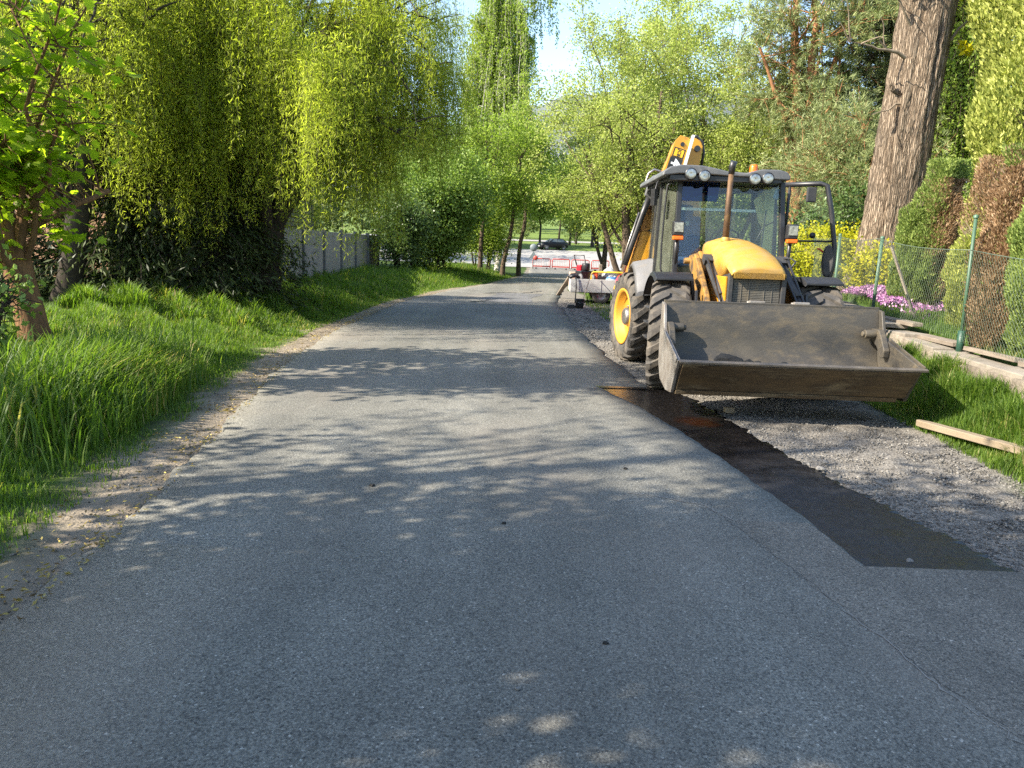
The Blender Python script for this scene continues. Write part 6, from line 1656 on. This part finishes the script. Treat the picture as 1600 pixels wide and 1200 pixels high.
bundle = MB()
for a, b2 in (((-1.30, -.72, .78), (-1.02, -.62, .80)), ((-1.28, -.60, .82), (-1.0, -.66, .78)), ((-1.34, -.66, .80), (-1.1, -.58, .86))): bundle.tube([a, ((a[0]+b2[0])/2, a[1], a[2]+.05), b2], .05, 8)
bo = bundle.build('black_hose', M['black'], None); bo.matrix_world = tr.matrix_basis; tag(bo, 'black hose bundle draped over the trailer corner', 'hose')
hp = MB().tube([(-1.10, -.80, .80), (-1.08, -.83, .5), (-1.09, -.82, .2), (-1.10, -.82, .02)], .018, 8).build('strap', M['black'], None); hp.matrix_world = tr.matrix_basis; tag(hp, 'black strap hanging down from the trailer corner', 'strap')
plank('ramp_plank', 'grey plank leaning from the road onto the trailer end', (1.44, 25.9, 0.10), (1.76, 24.72, tz + .80), 0.14, 0.05, wood_g, 'plank')
bu = empty('black_bucket', (1.80, 21.4, ztf(1.8, 21.4)), 0, 'black builders bucket standing on the gravel before the trailer', 'bucket')
MB().lathe([(.001, .01), (.10, 0), (.13, .26), (.138, .27), (.135, .28), (.125, .265), (.098, .02), (.001, .02)], (0, 0, 0), 'z', 20).build('pail', M['plastic'], bu)
MB().tube([(-.13, 0, .26), (-.10, -.1, .20), (0, -.14, .17), (.10, -.1, .20), (.13, 0, .26)], .005, 6).build('handle', M['steel'], bu)
plank('broom_stick', 'thin stick leaning from the black bucket to the trailer', (1.83, 21.42, .04), (2.28, 23.45, .93), 0.02, 0.02, wood_g, 'stick')
sh = MB().prism([(-.13, 0), (.10, 0), (.13, .07), (.06, .11), (-.10, .10)], 'y', -.05, .05).build('rubber_block', M['black'], None, 0.01); sh.location = (1.58, 21.5, ztf(1.58, 21.5)); tag(sh, 'small black block lying beside the black bucket', 'block')
MBs = MB().box((0, 0, 0), (.10, .07, .06)).build('wooden_block', wood_m, None, 0.006); MBs.location = (2.28, 7.88, 0.045); tag(MBs, 'small brown wooden block lying under the loader bucket', 'block')

# ------------------------------------------------------------------ barriers, signs, parked car
rw = surf('red_barrier_plastic', (0.42, 0.05, 0.035), (0.36, 0.045, 0.03), 5, 0.5)
ww = surf('white_barrier_reflector', (0.45, 0.34, 0.31), None, 5, 0.5)
def barrier():
    e = empty('road_barrier', (0, 0, 0), 0, 'x', 'barrier')
    mb = MB(); W2 = .80
    mb.tube([(-W2, 0, .12), (-W2, 0, .86), (-W2 + .1, 0, .94), (W2 - .1, 0, .94), (W2, 0, .86), (W2, 0, .12)], .045, 8)
    mb.box((0, 0, .24), (1.6, .05, .12))
    fr_ = mb.build('frame', rw, e)
    mb = MB()
    for k in range(9): mb.box((-.64 + .16*k, 0, .60), (.035, .03, .60))
    mb.build('bars', ww, e)
    for s in (-.5, .5): MB().prism([(-.3, 0), (.3, 0), (.06, .14), (-.06, .14)], 'x', s - .06, s + .06).build('foot', M['black'], e)
    return e
b0 = barrier()
BL = [(2.35, 'leftmost red and white plastic barrier beside the round sign'), (4.12, 'second red and white barrier between its two neighbours'), (5.9, 'third red and white barrier partly hidden by the plate compactor'), (7.7, 'last red and white barrier hidden behind the trailer load')]
for i, (x, lab) in enumerate(BL):
    o = b0 if i == 0 else copy_tree(b0)
    o.location = (x, 72.0 - 0.25 * i, ztf(x, 72) + 0.03); o.rotation_euler = (0, 0, R(-2 + 2*i)); o['label'] = lab; o['group'] = 'barriers across the road'
sg = empty('road_sign', (1.55, 71.6, ztf(1.55, 71.6)), 0, 'grey backed round sign above a triangular one at the barrier end', 'road sign')
gs = surf('grey_sign_back', (0.17, 0.20, 0.21), (0.13, 0.16, 0.17), 4, 0.5)
MB().cyl((0, 0, 0), (0, 0, 2.2), .035, 8).build('pole', M['steel'], sg)
MB().lathe([(.001, -.02), (.33, -.02), (.34, 0), (.33, .02), (.001, .02)], (0, -.05, 1.95), 'y', 24).build('round_plate', gs, sg)
MB().prism([(-.42, .95), (.42, .95), (0, 1.62)], 'y', -.06, -.03).build('triangular_plate', gs, sg, 0.01)
MB().lathe([(.001, -.03), (.20, -.03), (.21, 0), (.20, .03), (.001, .03)], (.22, -.1, 1.02), 'y', 20).build('warning_lamp', rw, sg)

car = empty('black_car', (4.75, 104.0, ztf(4.75, 104)), R(0), 'black hatchback parked beneath the trees beyond the junction', 'car')
bp = surf('black_car_paint', (0.008, 0.008, 0.009), (0.011, 0.011, 0.012), 3, 0.4, spec=0.25)
rings = []   # length along x, front towards -x
for x, w, zb, zs, zt_, wt in ((-2.0, .60, .35, .55, .62, .5), (-1.92, .78, .28, .70, .78, .6), (-1.3, .86, .25, .88, .95, .66), (-.85, .87, .25, .95, 1.02, .66), (-.15, .88, .25, .96, 1.42, .60), (.5, .88, .25, .98, 1.50, .60), (1.2, .88, .25, 1.0, 1.46, .59), (1.75, .84, .28, 1.0, 1.15, .62), (1.95, .74, .35, .9, .98, .6)):
    rings.append([(x, -w, zb), (x, -w*1.0, zs - .2), (x, -w*.97, zs), (x, -wt, zt_ - .04), (x, -wt*.85, zt_), (x, wt*.85, zt_), (x, wt, zt_ - .04), (x, w*.97, zs), (x, w, zs - .2), (x, w, zb)])
MB().loft(rings).build('body', bp, car)
cg = bpy.data.materials['dark_car_glass']
pane('side_window', [(-.62, -.85, .99), (.30, -.87, 1.0), (.30, -.645, 1.40), (-.18, -.64, 1.36)], cg, car, 0.012)
pane('side_window', [(.36, -.87, 1.0), (1.45, -.85, 1.03), (1.15, -.64, 1.38), (.36, -.645, 1.40)], cg, car, 0.012)
pane('windscreen', [(-.84, -.60, 1.03), (-.84, .60, 1.03), (-.22, .55, 1.41), (-.22, -.55, 1.41)], cg, car, 0.012)
for x in (-1.25, 1.25):
    for s in (-1, 1):
        w = MB().lathe([(.20, -.09), (.30, -.1), (.32, -.05), (.32, .05), (.30, .1), (.20, .09), (.20, -.09)], (x, s*.80, .32), 'y', 20).build('wheel', M['black'], car)
        MB().lathe([(.20, s*.08), (.12, s*.06), (.001, s*.09)], (x, s*.80, .32), 'y', 16).build('rim', M['steel'], w)
for s in (-1, 1): MB().box((-1.88, s*.58, .70), (.16, .30, .14)).build('headlight', M['lampglass'], car, 0.03)
MB().box((-1.99, 0, .45), (.04, .5, .11)).build('number_plate', M['white'], car)
MB().box((-1.96, 0, .62), (.06, .5, .12)).build('grille', M['steel'], car)
car.rotation_euler = (0, 0, R(24))
